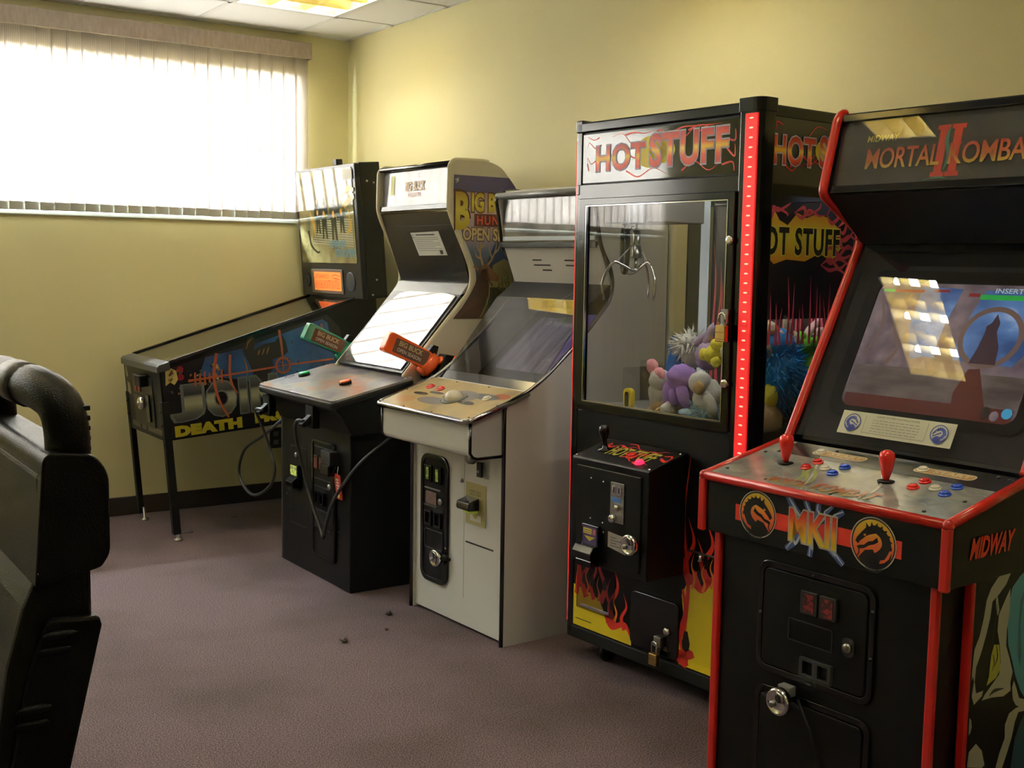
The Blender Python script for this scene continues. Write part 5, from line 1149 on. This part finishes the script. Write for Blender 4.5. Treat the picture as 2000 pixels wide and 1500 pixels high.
# screen area
MB().prism([(.36, .965), (.625, 1.480), (.635, 1.475), (.37, .955)], .023, KW-.023, 0).build('monitor_bezel', mat('bezel_card', (.040, .040, .040), .6), K)
zF = Frame((0, .357, .966), (1, 0, 0), (0, .457, .889))
b = MB(); frame_ring(b, zF, rrect(.07, .63, .085, .515, .04), rrect(.105, .600, .112, .480, .03), -.002, .006); b.build('tube_surround', blackr, K, bevel=.002)
eF = Frame((0, .357, .966), (1, 0, 0), (0, .457, .889)); u0, u1, v0, v1 = .105, .600, .108, .482
def em(n, c, s=.9): return mat('screen_'+n, c, .3, emis=s)
sc = [noisemat('screen_stone', [(.3, (.06, .04, .055)), (.5, (.15, .11, .13)), (.7, (.25, .19, .20))], 16, .3, 5, emis=.95), noisemat('screen_sky', [(.38, (.02, .06, .18)), (.55, (.08, .18, .40)), (.68, (.45, .55, .70))], 9, .3, 5, emis=1.3, stretch=(.6, 1, 1)),
      em('ring', (.16, .10, .08)), em('robe', (.035, .012, .03)), em('carpet', (.085, .014, .012)), em('green', (.02, .42, .06), 1.0), em('red', (.26, .02, .02)), noisemat('screen_floor', [(.3, (.08, .06, .06)), (.6, (.20, .16, .15)), (.8, (.28, .24, .22))], 26, .3, 4, emis=.5, stretch=(.35, 1, 1)),
      em('text', (.45, .60, .70), 1.0), em('blue', (.05, .35, .60), .9), em('dark', (.03, .025, .03), .3)]
pr = Pr(eF, .002)
pr.poly(rrect(u0, u1, v0, v1, .022), 0)
pr.rect(u0+.004, u1-.004, .150, .235, 7, .0004); pr.rect(u0+.01, u1-.01, v0+.004, .150, 4, .0004)
pr.poly([(.235, .47), (.235, .36), (.25, .30), (.27, .26), (.30, .27), (.56, .26), (.585, .28), (.59, .46)], 1, .0004)
pr.poly([(.355, .47), (.335, .36), (.33, .28), (.36, .245), (.39, .245), (.385, .32), (.40, .40), (.42, .47)], 0, .0006)
pr.poly([(.54, .25), (.60, .25), (.60, .34), (.575, .30)], 0, .0006)
pr.ring(.470, .335, .085, .014, 2, .0008); pr.disc(.470, .335, .071, mi=1, dd=.0007)
pr.poly([(.470, .40), (.484, .375), (.482, .35), (.500, .31), (.505, .262), (.435, .262), (.445, .30), (.452, .35), (.450, .365), (.462, .375)], 3, .001)
pr.poly([(.44, .245), (.47, .25), (.50, .18), (.53, .115), (.43, .115), (.42, .18)], 4, .001)
pr.strip([(.21, .45), (.19, .36), (.22, .29), (.20, .24)], [.008, .010, .010, .014], 2, .001); pr.strip([(.12, .44), (.15, .36), (.13, .26)], [.005, .008, .006], 2, .001)
pr.rect(.155, .245, .452, .460, 6, .001); pr.rect(.12, .155, .452, .460, 5, .001); pr.rect(.275, .318, .455, .463, 6, .001); pr.rect(.375, .405, .445, .455, 6, .001); pr.rect(.408, .585, .438, .452, 5, .001)
pr.disc(.52, .135, .013, .018, 10, .001, 10); pr.disc(.545, .13, .012, .014, 0, .0012, 8); pr.disc(.575, .14, .014, .014, 9, .001, 10)
scr = pr.build('screen_face', sc, K)
text(eF, 'INSERT COIN', .445, .585, .456, .470, (sc[8],), K, .02, d=.004)
slab(MB(), Frame((0, .325, .982), (1, 0, 0), (0, .457, .889)), [(.023, .0), (KW-.023, 0), (KW-.023, .590), (.023, .590)], -.004, 0).build('monitor_glass', glass('tinted_glass', (.80, .80, .82), 1.55), K)
cF = Frame((0, .3235, .983), (1, 0, 0), (0, .457, .889))
cx0, cx1, cy0, cy1 = .156, .484, .022, .086
slab(MB(), cF, [(cx0, cy0), (cx1, cy0), (cx1, cy1), (cx0, cy1)], -.001, .0008).build('instruction_card', mat('card_cream', (.55, .56, .44), .5), K)
cG = Frame((0, .3225, .984), (1, 0, 0), (0, .457, .889)); bl_ = mat('card_blue', (.03, .05, .30), .5); cc = MATS['card_cream']
emblem(cG, .195, .054, .024, K, [bl_, cc, bl_], 1, .0014); emblem(cG, .446, .054, .024, K, [bl_, cc, bl_], -1, .0014)
text(cG, 'GAME SYSTEM INSTRUCTIONS', .262, .385, .0745, .0795, (dgrey,), K, d=.0016)
pr = Pr(cG, .0014); R = random.Random(31)
for k in range(5):
    x = .252
    while x < .385: l = R.uniform(.006, .016); pr.rect(x, min(x+l, .39), .066-.0075*k, .0675-.0075*k, 1); x += l+.003
for a in (.230, .410): pr.rect(a, a+.0008, .030, .078, 0)
pr.rect(.230, .410, .0295, .0303, 0); pr.build('card_print', [dgrey, mgrey], K)
# upper speaker panel, marquee
MB().prism([(.595, 1.50), (.605, 1.525), (.435, 1.635), (.43, 1.625), (.585, 1.50)], .023, KW-.023, 0).build('speaker_panel', blackr, K)
MB().prism([(.60, 1.50), (.94, 1.40), (.94, 1.39), (.60, 1.48)], .023, KW-.023, 0).build('inner_panel', blackr, K)
nF = Frame((0, .436, 1.645), (1, 0, 0), (0, .232, .973))
slab(MB(), nF, [(.023, 0), (KW-.023, 0), (KW-.023, .185), (.023, .185)], -.02, -.004).build('marquee', noisemat('marquee_dark', [(.35, (.022, .022, .021)), (.65, (.05, .052, .048))], 9, .4, 5), K)
slab(MB(), nF, [(.023, -.01), (KW-.023, -.01), (KW-.023, .19), (.023, .19)], .001, .004).build('marquee_glass', glass('marquee_pane', (1, 1, 1), 1.55), K)
for v_ in (-.016, .182): slab(MB(), nF, [(.023, v_), (KW-.023, v_), (KW-.023, v_+.02), (.023, v_+.02)], -.004, .010).build('marquee_rail', blackg, K, bevel=.002)
nG = Frame((0, .436, 1.645), (1, 0, 0), (0, .232, .973)); nG.o = nF.at(0, 0, -.0035)
d1 = mat('marquee_red', (.40, .03, .015), .35); d2 = grad('mortal_letters', [(0, (.42, .32, .04)), (.35, (.40, .12, .03)), (1, (.30, .03, .015))], .35)
text(nG, 'MIDWAY', .112, .208, .122, .140, (mat('marquee_yellow', (.42, .38, .08), .35),), K, .01, d=.001, shear=.1)
for x in (.322, .362): 
    pr = Pr(nG, .0008); pr.rect(x+.004, x+.026, .026, .146); pr.rect(x-.004, x+.034, .140, .152); pr.rect(x-.004, x+.034, .018, .030); pr.build('roman_numeral', d1, K)
text(nG, 'MORTAL', .120, .338, .048, .104, (d2,), K, .012, d=.002, space=.95); text(nG, 'KOMBAT', .362, .600, .048, .104, (d2,), K, .012, d=.002, space=.95)
pr = Pr(nG, .0025); pr.strip([(.355, .15), (.350, .11), (.362, .07), (.352, .03)], [.002, .012, .010, .002], 0); pr.strip([(.30, .01), (.34, .016), (.37, .012)], [.002, .006, .002], 0)
pr.build('green_dragon', [mat('dim_green', (.05, .16, .12), .4)], K)
MB().prism([(.49, 1.848), (.94, 1.848), (.94, 1.84), (.49, 1.84)], .023, KW-.023, 0).build('top_panel', blackr, K)

# ================================================================ PINBALL
px = dict(o=(-1.338, -.153, -.005), yw=.0125, ph=.079)
N = thing('pinball_machine', 'pinball machine on black legs in the corner with an orange score display', 'pinball machine', px['o'])
lx = Vector((sin(px['yw']), -cos(px['yw']), 0)); l0 = Vector((cos(px['yw']), sin(px['yw']), 0)); Z = Vector((0, 0, 1))
ly = l0*cos(px['ph'])+Z*sin(px['ph']); lz = Z*cos(px['ph'])-l0*sin(px['ph'])
mm_ = Matrix.Identity(3)
for i in range(3): mm_[i][0] = lx[i]; mm_[i][1] = ly[i]; mm_[i][2] = lz[i]
N.rotation_euler = mm_.to_euler()
NW, ZT, ZB, NL, ZR = .598, .908, .522, 1.104, 1.148
pb = noisemat('pinball_black', [(.4, (.003, .003, .004)), (.7, (.006, .006, .007))], 8, .4, 3, spec=.25)
for x0 in (0, NW-.018):
    MB().prism([(0, ZB), (0, ZT-.012), (NL, ZR-.006), (NL+.13, ZR-.006), (NL+.13, ZB)], x0, x0+.018, 0).build('side_board', pb, N, bevel=.002)
MB().box(.018, NW-.018, 0, .018, ZB, ZT-.02).build('front_board', pb, N)
MB().box(.018, NW-.018, .018, NL+.12, ZB+.01, ZB+.022).build('bottom_board', pb, N)
MB().box(.018, NW-.018, NL+.112, NL+.13, ZB, ZR-.01).build('rear_board', pb, N)
MB().prism([(-.012, ZT-.04), (-.012, ZT-.008), (.0, ZT+.002), (.055, ZT+.012), (.055, ZT-.03)], -.006, NW+.006, 0).build('lockdown_bar', mat('dull_lockdown', (.085, .085, .09), .35, .5), N, bevel=.004)
k = (ZR-ZT)/NL
for x in (0.002, NW-.020):
    MB().prism([(.05, ZT+.05*k-.012), (.05, ZT+.05*k+.006), (NL, ZR+.006), (NL, ZR-.012)], x, x+.022, 0).build('side_rail', blackg, N, bevel=.002)
MB().prism([(.055, ZT+.055*k-.002), (NL, ZR-.002), (NL, ZR-.006), (.055, ZT+.055*k-.006)], .022, NW-.022, 0).build('playfield_glass', glass('playfield_glass', (1, 1, 1), 1.6), N)
MB().prism([(.055, ZT+.055*k-.075), (NL, ZR-.14), (NL, ZR-.15), (.055, ZT+.055*k-.085)], .018, NW-.018, 0).build('playfield', noisemat('playfield_print', [(.3, (.05, .05, .03)), (.45, (.20, .18, .08)), (.6, (.30, .22, .12)), (.75, (.10, .14, .16))], 14, .3, 5), N)
for (x, y, c_) in ((.42, 1.02, (.70, .10, .02)), (.30, .95, (.30, .28, .10)), (.18, .70, (.4, .3, .05)), (.42, .62, (.12, .14, .18)), (.2, .4, (.4, .12, .05))):
    z = ZT+y*k-.13; b = MB(); b.lathe([(.035, 0), (.035, .03), (.028, .045), (.036, .055), (.03, .06)], (x, y, z-.005), (0, 0, 1), 18); b.build('bumper', mat('bumper_%d' % int(c_[0]*100+c_[1]*1000), c_, .3), N)
# legs
for (x, y) in ((0, 0), (NW, 0), (0, NL+.08), (NW, NL+.08)):
    fx = -1 if x == 0 else 1; fy = -1 if y == 0 else 1
    zb_ = 0.0 if y == 0 else -math.tan(px['ph'])*y-.002
    zt_ = .72
    b = MB(); ox_, oy_ = x+fx*.004, y+fy*.004
    b.box(min(ox_, ox_-fx*.038), max(ox_, ox_-fx*.038), min(oy_, oy_-fy*.006), max(oy_, oy_-fy*.006), zb_+.04, zt_)
    b.box(min(ox_, ox_-fx*.006), max(ox_, ox_-fx*.006), min(oy_, oy_-fy*.038), max(oy_, oy_-fy*.038), zb_+.04, zt_)
    L = b.build('leg', blackr, N, bevel=.004)
    MB().lathe([(.024, 0), (.022, .008), (.008, .014), (.007, .07)], (x-fx*.024, y-fy*.024, zb_+.003), (0, 0, 1), 16).build('foot', steel, L)
    for z in (.60, .67): b = MB(); b.lathe([(.009, 0), (.009, .004), (.004, .007)], (x-fx*.022, oy_, z), (0, fy, 0), 10); b.build('leg_bolt', dgrey, L)
# front details
nf = Frame((0, 0, 0), (1, 0, 0), (0, 0, 1))
slab(MB(), nf, rrect(.15, .47, .57, .83, .015), 0, .006).build('coin_door', mat('pin_coin_door', (.018, .017, .015), .35), N, bevel=.002)
nf2 = Frame((0, -.006, 0), (1, 0, 0), (0, 0, 1))
for x in (.20, .255): slab(MB(), nf2, rrect(x, x+.038, .745, .80, .003), 0, .008).build('coin_entry', mat('dull_red', (.16, .03, .02), .35), N, bevel=.001)
slab(MB(), nf2, [(.15, .722), (.47, .722), (.47, .728), (.15, .728)], 0, .003).build('door_rib', dgrey, N)
MB().box(.33, .42, -.05, -.004, .785, .845).build('lock_bracket', blackr, N, bevel=.005)
MB().lathe([(.028, 0), (.034, .006), (.034, .020), (.026, .028)], (.315, -.006, .690), (0, -1, 0), 24).build('plunger_housing', chrome, N)
MB().lathe([(.012, .0), (.012, .034), (.006, .036)], (.315, -.006, .690), (0, -1, 0), 12).build('plunger_knob', steel, N)
slab(MB(), nf2, rrect(.38, .43, .60, .74, .008), 0, .01).build('return_chute', blackg, N, bevel=.002)
for x0_, x1_ in ((.08, .20), (.24, .30), (.34, .56)):
    pr = Pr(nf, .002); 
    xx = x0_
    R = random.Random(int(x0_*100))
    while xx < x1_: w_ = R.uniform(.008, .014); pr.rect(xx, xx+w_*.6, .545, .575); xx += w_+.002
    pr.build('worn_print', mat('worn_cream', (.22, .19, .12), .4), N)
pr = Pr(nf, .002); pr.poly([(.03, .82), (.045, .88), (.07, .81), (.05, .80)]); pr.poly([(.04, .72), (.05, .78), (.09, .77), (.10, .71)]); pr.build('worn_print', mat('worn_cream', (.22, .19, .12), .4), N)
# side art
nF_ = Frame((NW, 0, 0), (0, 1, 0), (0, 0, 1))
kk = lambda y: ZT+y*k
pr = Pr(nF_, .0005); pr.poly([(.01, ZB+.01), (.01, kk(0)-.03), (.93, kk(.93)-.035), (1.0, 1.0), (1.02, .75), (1.02, ZB+.01)], 0); pr.build('art_field', FLD, N)
bluep = noisemat('blue_sky_print', [(.3, (.012, .030, .10)), (.55, (.025, .09, .26)), (.75, (.04, .15, .38))], 5, .3, 5)
pr = Pr(nF_, .0008); pr.poly([(.20, .83), (.24, .92), (.45, kk(.45)-.06), (.90, kk(.90)-.05), (.93, 1.03), (.96, .80), (.80, .66), (.60, .70), (.44, .78)], 0); pr.build('blue_sky', bluep, N)
pr = Pr(nF_, .0011); R = random.Random(41)
for kx in range(70):
    y = R.uniform(.03, .32); z = R.uniform(.72, .87); s = R.uniform(.004, .018)
    pr.poly([(y, z), (y+s, z+s*R.uniform(-.5, .9)), (y+s*.6, z+s*1.3), (y-s*.3, z+s*.8)], R.choice((0, 0, 1, 2, 3)))
pr.poly([(.025, .80), (.03, .875), (.06, .885), (.085, .87), (.09, .825), (.07, .80), (.05, .815)], 1)
pr.disc(.105, .875, .017, mi=4); pr.disc(.105, .835, .017, mi=4)
for kx in range(26):
    y = R.uniform(.56, .92); z = R.uniform(.74, .98); s = R.uniform(.004, .014); pr.poly([(y, z), (y+s*1.6, z+s*R.uniform(-.5, .9)), (y+s*.6, z+s*1.6)], R.choice((0, 0, 0, 3)))
pr.build('debris_print', [FLD, mat('flash_yellow', (.45, .36, .12), .4), mat('ember', (.28, .12, .03), .4), mat('dusty_blue', (.05, .08, .10), .4), mat('dark_crimson', (.22, .01, .02), .3)], N, kind='stuff')
pr = Pr(nF_, .0014)      # generic armoured figure and insect-like shape
pr.poly([(.44, .93), (.47, .99), (.50, 1.01), (.515, .97), (.50, .93), (.56, .955), (.62, .96), (.66, 1.0), (.68, .96), (.69, .90), (.66, .88), (.60, .87), (.60, .82), (.57, .79), (.55, .74), (.52, .70), (.50, .76), (.485, .82), (.47, .86)], 0)
for P_ in ([(.46, .94), (.475, .975), (.50, .99)], [(.52, .90), (.535, .93)], [(.545, .90), (.56, .935)], [(.57, .90), (.585, .94)], [(.44, .90), (.455, .84), (.45, .78)], [(.50, .80), (.53, .74), (.55, .68)]): pr.strip(P_, [.003, .009, .002], 1, .0004, n=8)
pr.build('figure_print', [mat('figure_dark', (.02, .016, .012), .4), mat('ember', (.28, .12, .03), .4)], N)
steelg = grad('steel_letters', [(0, (.06, .06, .05)), (.22, (.12, .12, .10)), (.45, (.36, .36, .24)), (.62, (.30, .30, .22)), (.72, (.05, .05, .05)), (1, (.10, .11, .11))], .35)
sgl = mat('letter_rim', (.14, .15, .15), .4)
for ch_, a, b_ in (('J', .045, .205), ('O', .225, .385), ('I', .405, .445), ('N', .465, .615)): text(nF_, ch_, a, b_, .612, .792, (steelg, sgl), N, .06, .035, d=.0022)
text(nF_, 'DEATH', .05, .405, .535, .592, (mat('caution_yellow', (.42, .36, .02), .4),), N, .09, d=.0024, space=1.1)
text(nF_, 'FROM', .475, .75, .545, .602, (mat('caution_yellow', (.42, .36, .02), .4),), N, .09, d=.0024, space=1.1)
text(nF_, 'ABOVE', .81, .99, .555, .61, (mat('caution_yellow', (.42, .36, .02), .4),), N, .09, d=.0024, space=1.1)
pr = Pr(nF_, .0036); cr = (.36, .085, .03)
pr.ring(.655, .832, .045, .012, 0); pr.strip([(.14, .812), (.30, .816), (.61, .828)], [.014, .010, .010], 0); pr.strip([(.70, .832), (.95, .833)], [.010, .010], 0)
pr.strip([(.648, 1.02), (.655, .93), (.655, .87)], [.014, .012, .010], 0); pr.strip([(.655, .90), (.655, .79)], [.006, .006], 0); pr.strip([(.61, .83), (.70, .832)], [.005, .005], 0)
pr.strip([(.30, .935), (.275, .82), (.29, .70), (.335, .60)], [.018, .016, .014, .010], 0); pr.strip([(.37, .92), (.36, .82), (.37, .76), (.395, .715)], [.014, .014, .012, .006], 0)
for x, h in ((.175, .035), (.20, .028), (.225, .035), (.25, .025), (.315, .035)): pr.strip([(x, .815-h), (x+.004, .815+h)], [.010, .010], 0, n=4)
pr.strip([(.89, 1.03), (.905, .96)], [.010, .008], 0, n=4)
pr.build('crosshair_print', mat('crosshair_rust', cr, .4), N)
for y, z in ((.06, .60),): pass
# backbox
bx0, bx1, by0, by1, bz0, bz1 = NW/2-.380, NW/2+.380, NL+.008, NL+.16, ZR-.005, 1.874
BBX = MB(); BBX.box(bx0, bx1, by0+.03, by1, bz0, bz1); bb = BBX.build('backbox', pb, N, bevel=.004)
b = MB(); b.box(bx0-.0, bx1+.0, by0, by0+.032, bz0+.0, bz1-.004); b.build('backbox_front', mat('backbox_trim', (.007, .007, .008), .3, spec=.3), N, bevel=.005)
MB().box(.33, .37, by0+.05, by0+.09, bz1, bz1+.035).build('top_latch', blackr, bb, bevel=.003)
for y, z in ((by0+.07, bz1-.1), (by0+.11, bz1-.11), (by0+.09, bz0+.1), (by0+.06, bz0+.02)): MB().lathe([(.006, 0), (.006, .003)], (bx1, y, z), (1, 0, 0), 8).build('bolt', steel, bb)
gF2 = Frame((0, by0, 0), (1, 0, 0), (0, 0, 1))
gx0, gx1, gz0, gz1 = bx0+.035, bx1-.035, 1.338, 1.852
slab(MB(), gF2, rrect(gx0, gx1, gz0, gz1, .01), 0, .004).build('backglass', noisemat('backglass_art', [(.25, (.04, .045, .02)), (.42, (.14, .13, .05)), (.55, (.26, .22, .10)), (.66, (.10, .10, .05)), (.8, (.30, .32, .30))], 5, .05, 6, spec=1.0, dist=.6), N)
gF3 = Frame((0, by0-.004, 0), (1, 0, 0), (0, 0, 1))
pr = Pr(gF3, .0005)
for kx in range(12): z = 1.45+.013*kx; pr.strip([(.12+.02*kx/3, z), (.62, z-.02)], [.005, .007], 0, n=4)
pr.build('stair_print', mat('stair_grey', (.34, .34, .28), .1), N)
pr = Pr(gF3, .0010)      # anonymous soldier silhouettes
for x, z, s in ((.28, 1.47, 1.0), (.40, 1.46, 1.05), (.20, 1.50, .85), (.50, 1.50, .8)):
    pr.poly([(x+s*a, z+s*c) for a, c in ((-.03, 0), (-.012, .01), (0, .08), (.015, .005), (.035, 0), (.03, .09), (.035, .15), (.05, .10), (.06, .12), (.045, .18), (.015, .195), (.012, .225), (-.012, .225), (-.015, .195), (-.045, .18), (-.055, .11), (-.035, .12), (-.03, .09))], 0)
    pr.disc(x, z+.215*s, .014*s, .018*s, 1, .0004, 10); pr.disc(x, z+.14*s, .015*s, .02*s, 2, .0004, 8)
pr.strip([(.48, 1.62), (.56, 1.66), (.66, 1.70)], [.02, .035, .03], 3); pr.strip([(.52, 1.70), (.60, 1.74), (.66, 1.73)], [.01, .03, .02], 2)
pr.strip([(.10, 1.62), (.14, 1.56), (.15, 1.48)], [.02, .03, .01], 3); pr.strip([(.58, 1.63), (.60, 1.54), (.56, 1.50)], [.01, .028, .02], 3); pr.strip([(.07, 1.52), (.09, 1.44), (.16, 1.40), (.20, 1.40)], [.02, .02, .012, .008], 0)
pr.build('figure_print', [mat('soldier_dark', (.015, .018, .01), .1), mat('face_tone', (.35, .20, .10), .1), mat('orange_glow', (.50, .24, .04), .1), mat('amber', (.36, .22, .04), .1)], N)
cy = mat('cyan_letters', (.10, .22, .26), .1); text(gF3, 'STARSHIP', .32, .53, 1.425, 1.462, (cy, mat('pale_cyan', (.30, .38, .38), .1)), N, .01, .04, d=.0016, shear=.2); text(gF3, 'TROOPERS', .40, .64, 1.372, 1.414, (cy, MATS['pale_cyan']), N, .01, .04, d=.0016, shear=.2)
pr = Pr(gF3, .0016); pr.rect(.545, .655, 1.788, 1.842); pr.build('white_card', paper, N)
slab(MB(), gF2, rrect(.06, .46, 1.165, 1.302, .01), 0, .006).build('display_bezel', mat('display_surround', (.10, .07, .05), .3), N, bevel=.003)
dF = Frame((0, by0-.006, 0), (1, 0, 0), (0, 0, 1))
pr = Pr(dF, .0006); pr.rect(.10, .44, 1.182, 1.286, 0); pr.build('dot_display', mat('display_orange', (1.0, .16, .03), .4, emis=.75), N)
pr = Pr(dF, .0012); R = random.Random(51)
for (z0_, z1_, a, b_) in ((1.248, 1.276, .11, .30), (1.192, 1.240, .11, .43)):
    xx = a
    while xx < b_-.01:
        w_ = R.uniform(.004, .009); pr.rect(xx, xx+w_*.5, z0_, z1_, 0)
        if R.random() < .6: zz = R.choice((z0_, (z0_+z1_)/2-.003, z1_-.006)); pr.rect(xx, xx+w_+.003, zz, zz+.006, 0)
        xx += w_+.006
pr.strip([(.33, 1.262), (.37, 1.272), (.43, 1.262)], [.003, .004, .003], 0); pr.strip([(.34, 1.255), (.38, 1.25), (.43, 1.245)], [.003, .005, .003], 0)
pr.build('dot_writing', mat('display_dark', (.25, .02, .005), .4, emis=.15), N)
MB().lathe([(.055, 0), (.055, .003), (.045, .004)], (.55, by0, 1.235), (0, -1, 0), 24).build('speaker_grille', blackr, N)
MB().lathe([(.040, 0), (.040, .003), (.03, .004)], (.0, by0, 1.235), (0, -1, 0), 24).build('speaker_grille', blackr, N)
text(Frame((0, by0-.001, 0), (1, 0, 0), (0, 0, 1)), 'FLIPPER', .15, .25, 1.316, 1.326, (mgrey,), N) if False else None

# ================================================================ black seat at the left
T = thing('moulded_game_seat', 'black moulded plastic seat back with an arched headrest, cut by the left edge', 'seat', (-2.83, -4.78, 0))
O = Vector((-2.83, -4.78, 0))
sp_m = mat('seat_plastic', (.003, .003, .0033), .33, spec=.12, bump=.5, bscale=520)
ys0, ys1 = -5.0+4.78, -4.53+4.78
def sx(pts): return [(x+2.83, z) for x, z in pts]
shell = rounded(sx([(-2.842, 1.194), (-2.789, 1.188), (-2.772, 1.164), (-2.772, 1.062), (-2.783, 1.046), (-2.79, 1.044), (-2.862, 1.03), (-2.850, 1.185)]), [.008, .012, .02, .015, .008, 0, 0, .006])
MB().prism(shell, ys0, ys1, 1).build('shoulder_block', sp_m, T, bevel=.006, seg=3)
MB().prism(sx([(-2.853, 1.17), (-2.80, 1.17), (-2.792, 1.045), (-2.792, .985), (-2.83, .78), (-2.88, .55), (-2.90, .40), (-2.97, .40), (-2.94, .65), (-2.909, .83), (-2.894, .93), (-2.874, 1.003), (-2.855, 1.044)]), ys0+.012, ys1-.012, 1).build('back_shell', sp_m, T, bevel=.010, seg=3)
MB().prism(sx([(-2.842, .988), (-2.787, .984), (-2.784, .972), (-2.825, .797), (-2.88, .55), (-2.90, .42), (-2.95, .42), (-2.90, .78), (-2.872, .92), (-2.85, .985)]), ys0, ys1, 1).build('lower_block', sp_m, T, bevel=.004, seg=2)
for x0_, x1_, z in ((-2.858, -2.812, .968), (-2.862, -2.820, .950), (-2.888, -2.845, .880), (-2.890, -2.848, .862), (-2.905, -2.865, .79)):
    b = MB(); b.ball(((x0_+x1_)/2+2.83, ys0-.0, z), ((x1_-x0_)/2, .006, .006), nu=16, nv=8); b.build('side_vent', sp_m, T)
z_ = lambda P_: [(x+2.83, y+4.78, z) for x, y, z in P_]
arch = z_(catmull([(-2.813, -4.965, 1.16), (-2.814, -4.968, 1.215), (-2.820, -4.955, 1.248), (-2.831, -4.90, 1.262), (-2.838, -4.80, 1.262), (-2.838, -4.70, 1.262), (-2.832, -4.61, 1.250), (-2.824, -4.575, 1.215), (-2.820, -4.57, 1.15)], 40))
MB().tube(arch, .027, 20).build('headrest_arch', sp_m, T)
A = z_([(-2.8345, -4.865, 1.262), (-2.838, -4.79, 1.2625)])
MB().tube(A, .0285, 20).build('headrest_sleeve', mat('sleeve_grey', (.016, .016, .017), .4, spec=.4, bump=.5, bscale=520), T)
b = MB()
for k in range(5): b.box(-.002+2.83-2.80, .012+2.83-2.80, ys0+.02, ys0+.055, 1.19+.0125*k, 1.196+.0125*k)
b.build('hinge_ribs', blackr, T, bevel=.001)
# pedestal and cushion, below the frame
MB().box(-.16, .34, -.22, .24, .30, .42).build('cushion', sp_m, T, bevel=.03, seg=4)
MB().box(-.10, .26, -.16, .18, .0, .30).build('pedestal', blackr, T, bevel=.01)

# ================================================================ bits on the carpet
for (x, y, s, lb) in ((-.984, -2.392, .022, 'dark dry leaf scrap on the carpet, nearest the off-white cabinet'), (-1.288, -2.602, .020, 'dark lint scrap lying alone, the one nearest the viewer'), (-1.086, -2.561, .011, 'tiny brown crumb on the carpet, halfway between the two dark scraps'), (-.875, -.371, .014, 'dark scrap on the carpet under the pinball machine')):
    t = bpy.data.objects.new('carpet_scrap', None); bpy.data.objects.remove(t)
    R = random.Random(int(abs(x)*1000)); b = MB()
    for k in range(7):
        a = R.uniform(0, 6.3); d = Vector((cos(a), sin(a), R.uniform(.1, .7))).normalized(); p = Vector((R.uniform(-.3, .3)*s, R.uniform(-.3, .3)*s, .001))
        q = d.cross(Vector((0, 0, 1))).normalized()*s*.35
        b.add([p+q, p-q, p+d*s*1.1+Vector((0, 0, .002)), p+Vector((0, 0, s*.3))], [(0, 1, 2), (0, 2, 3), (1, 3, 2), (0, 3, 1)])
    b.ball((0, 0, s*.18), (s*.5, s*.4, s*.2), nu=8, nv=5, bumpy=.5, seed=3)
    o = b.build('carpet_scrap', lint); o.location = (x, y, 0); tag(o, lb, 'scrap', 'scraps on the carpet')
o = MB().tube([(0, 0, .004), (.03, .004, .006), (.06, -.002, .005)], [.004, .0025, .005], 8).build('metal_pin', steel); o.location = (-1.25, -.60, 0); tag(o, 'small metal pin on the carpet beside the front right pinball leg', 'pin')
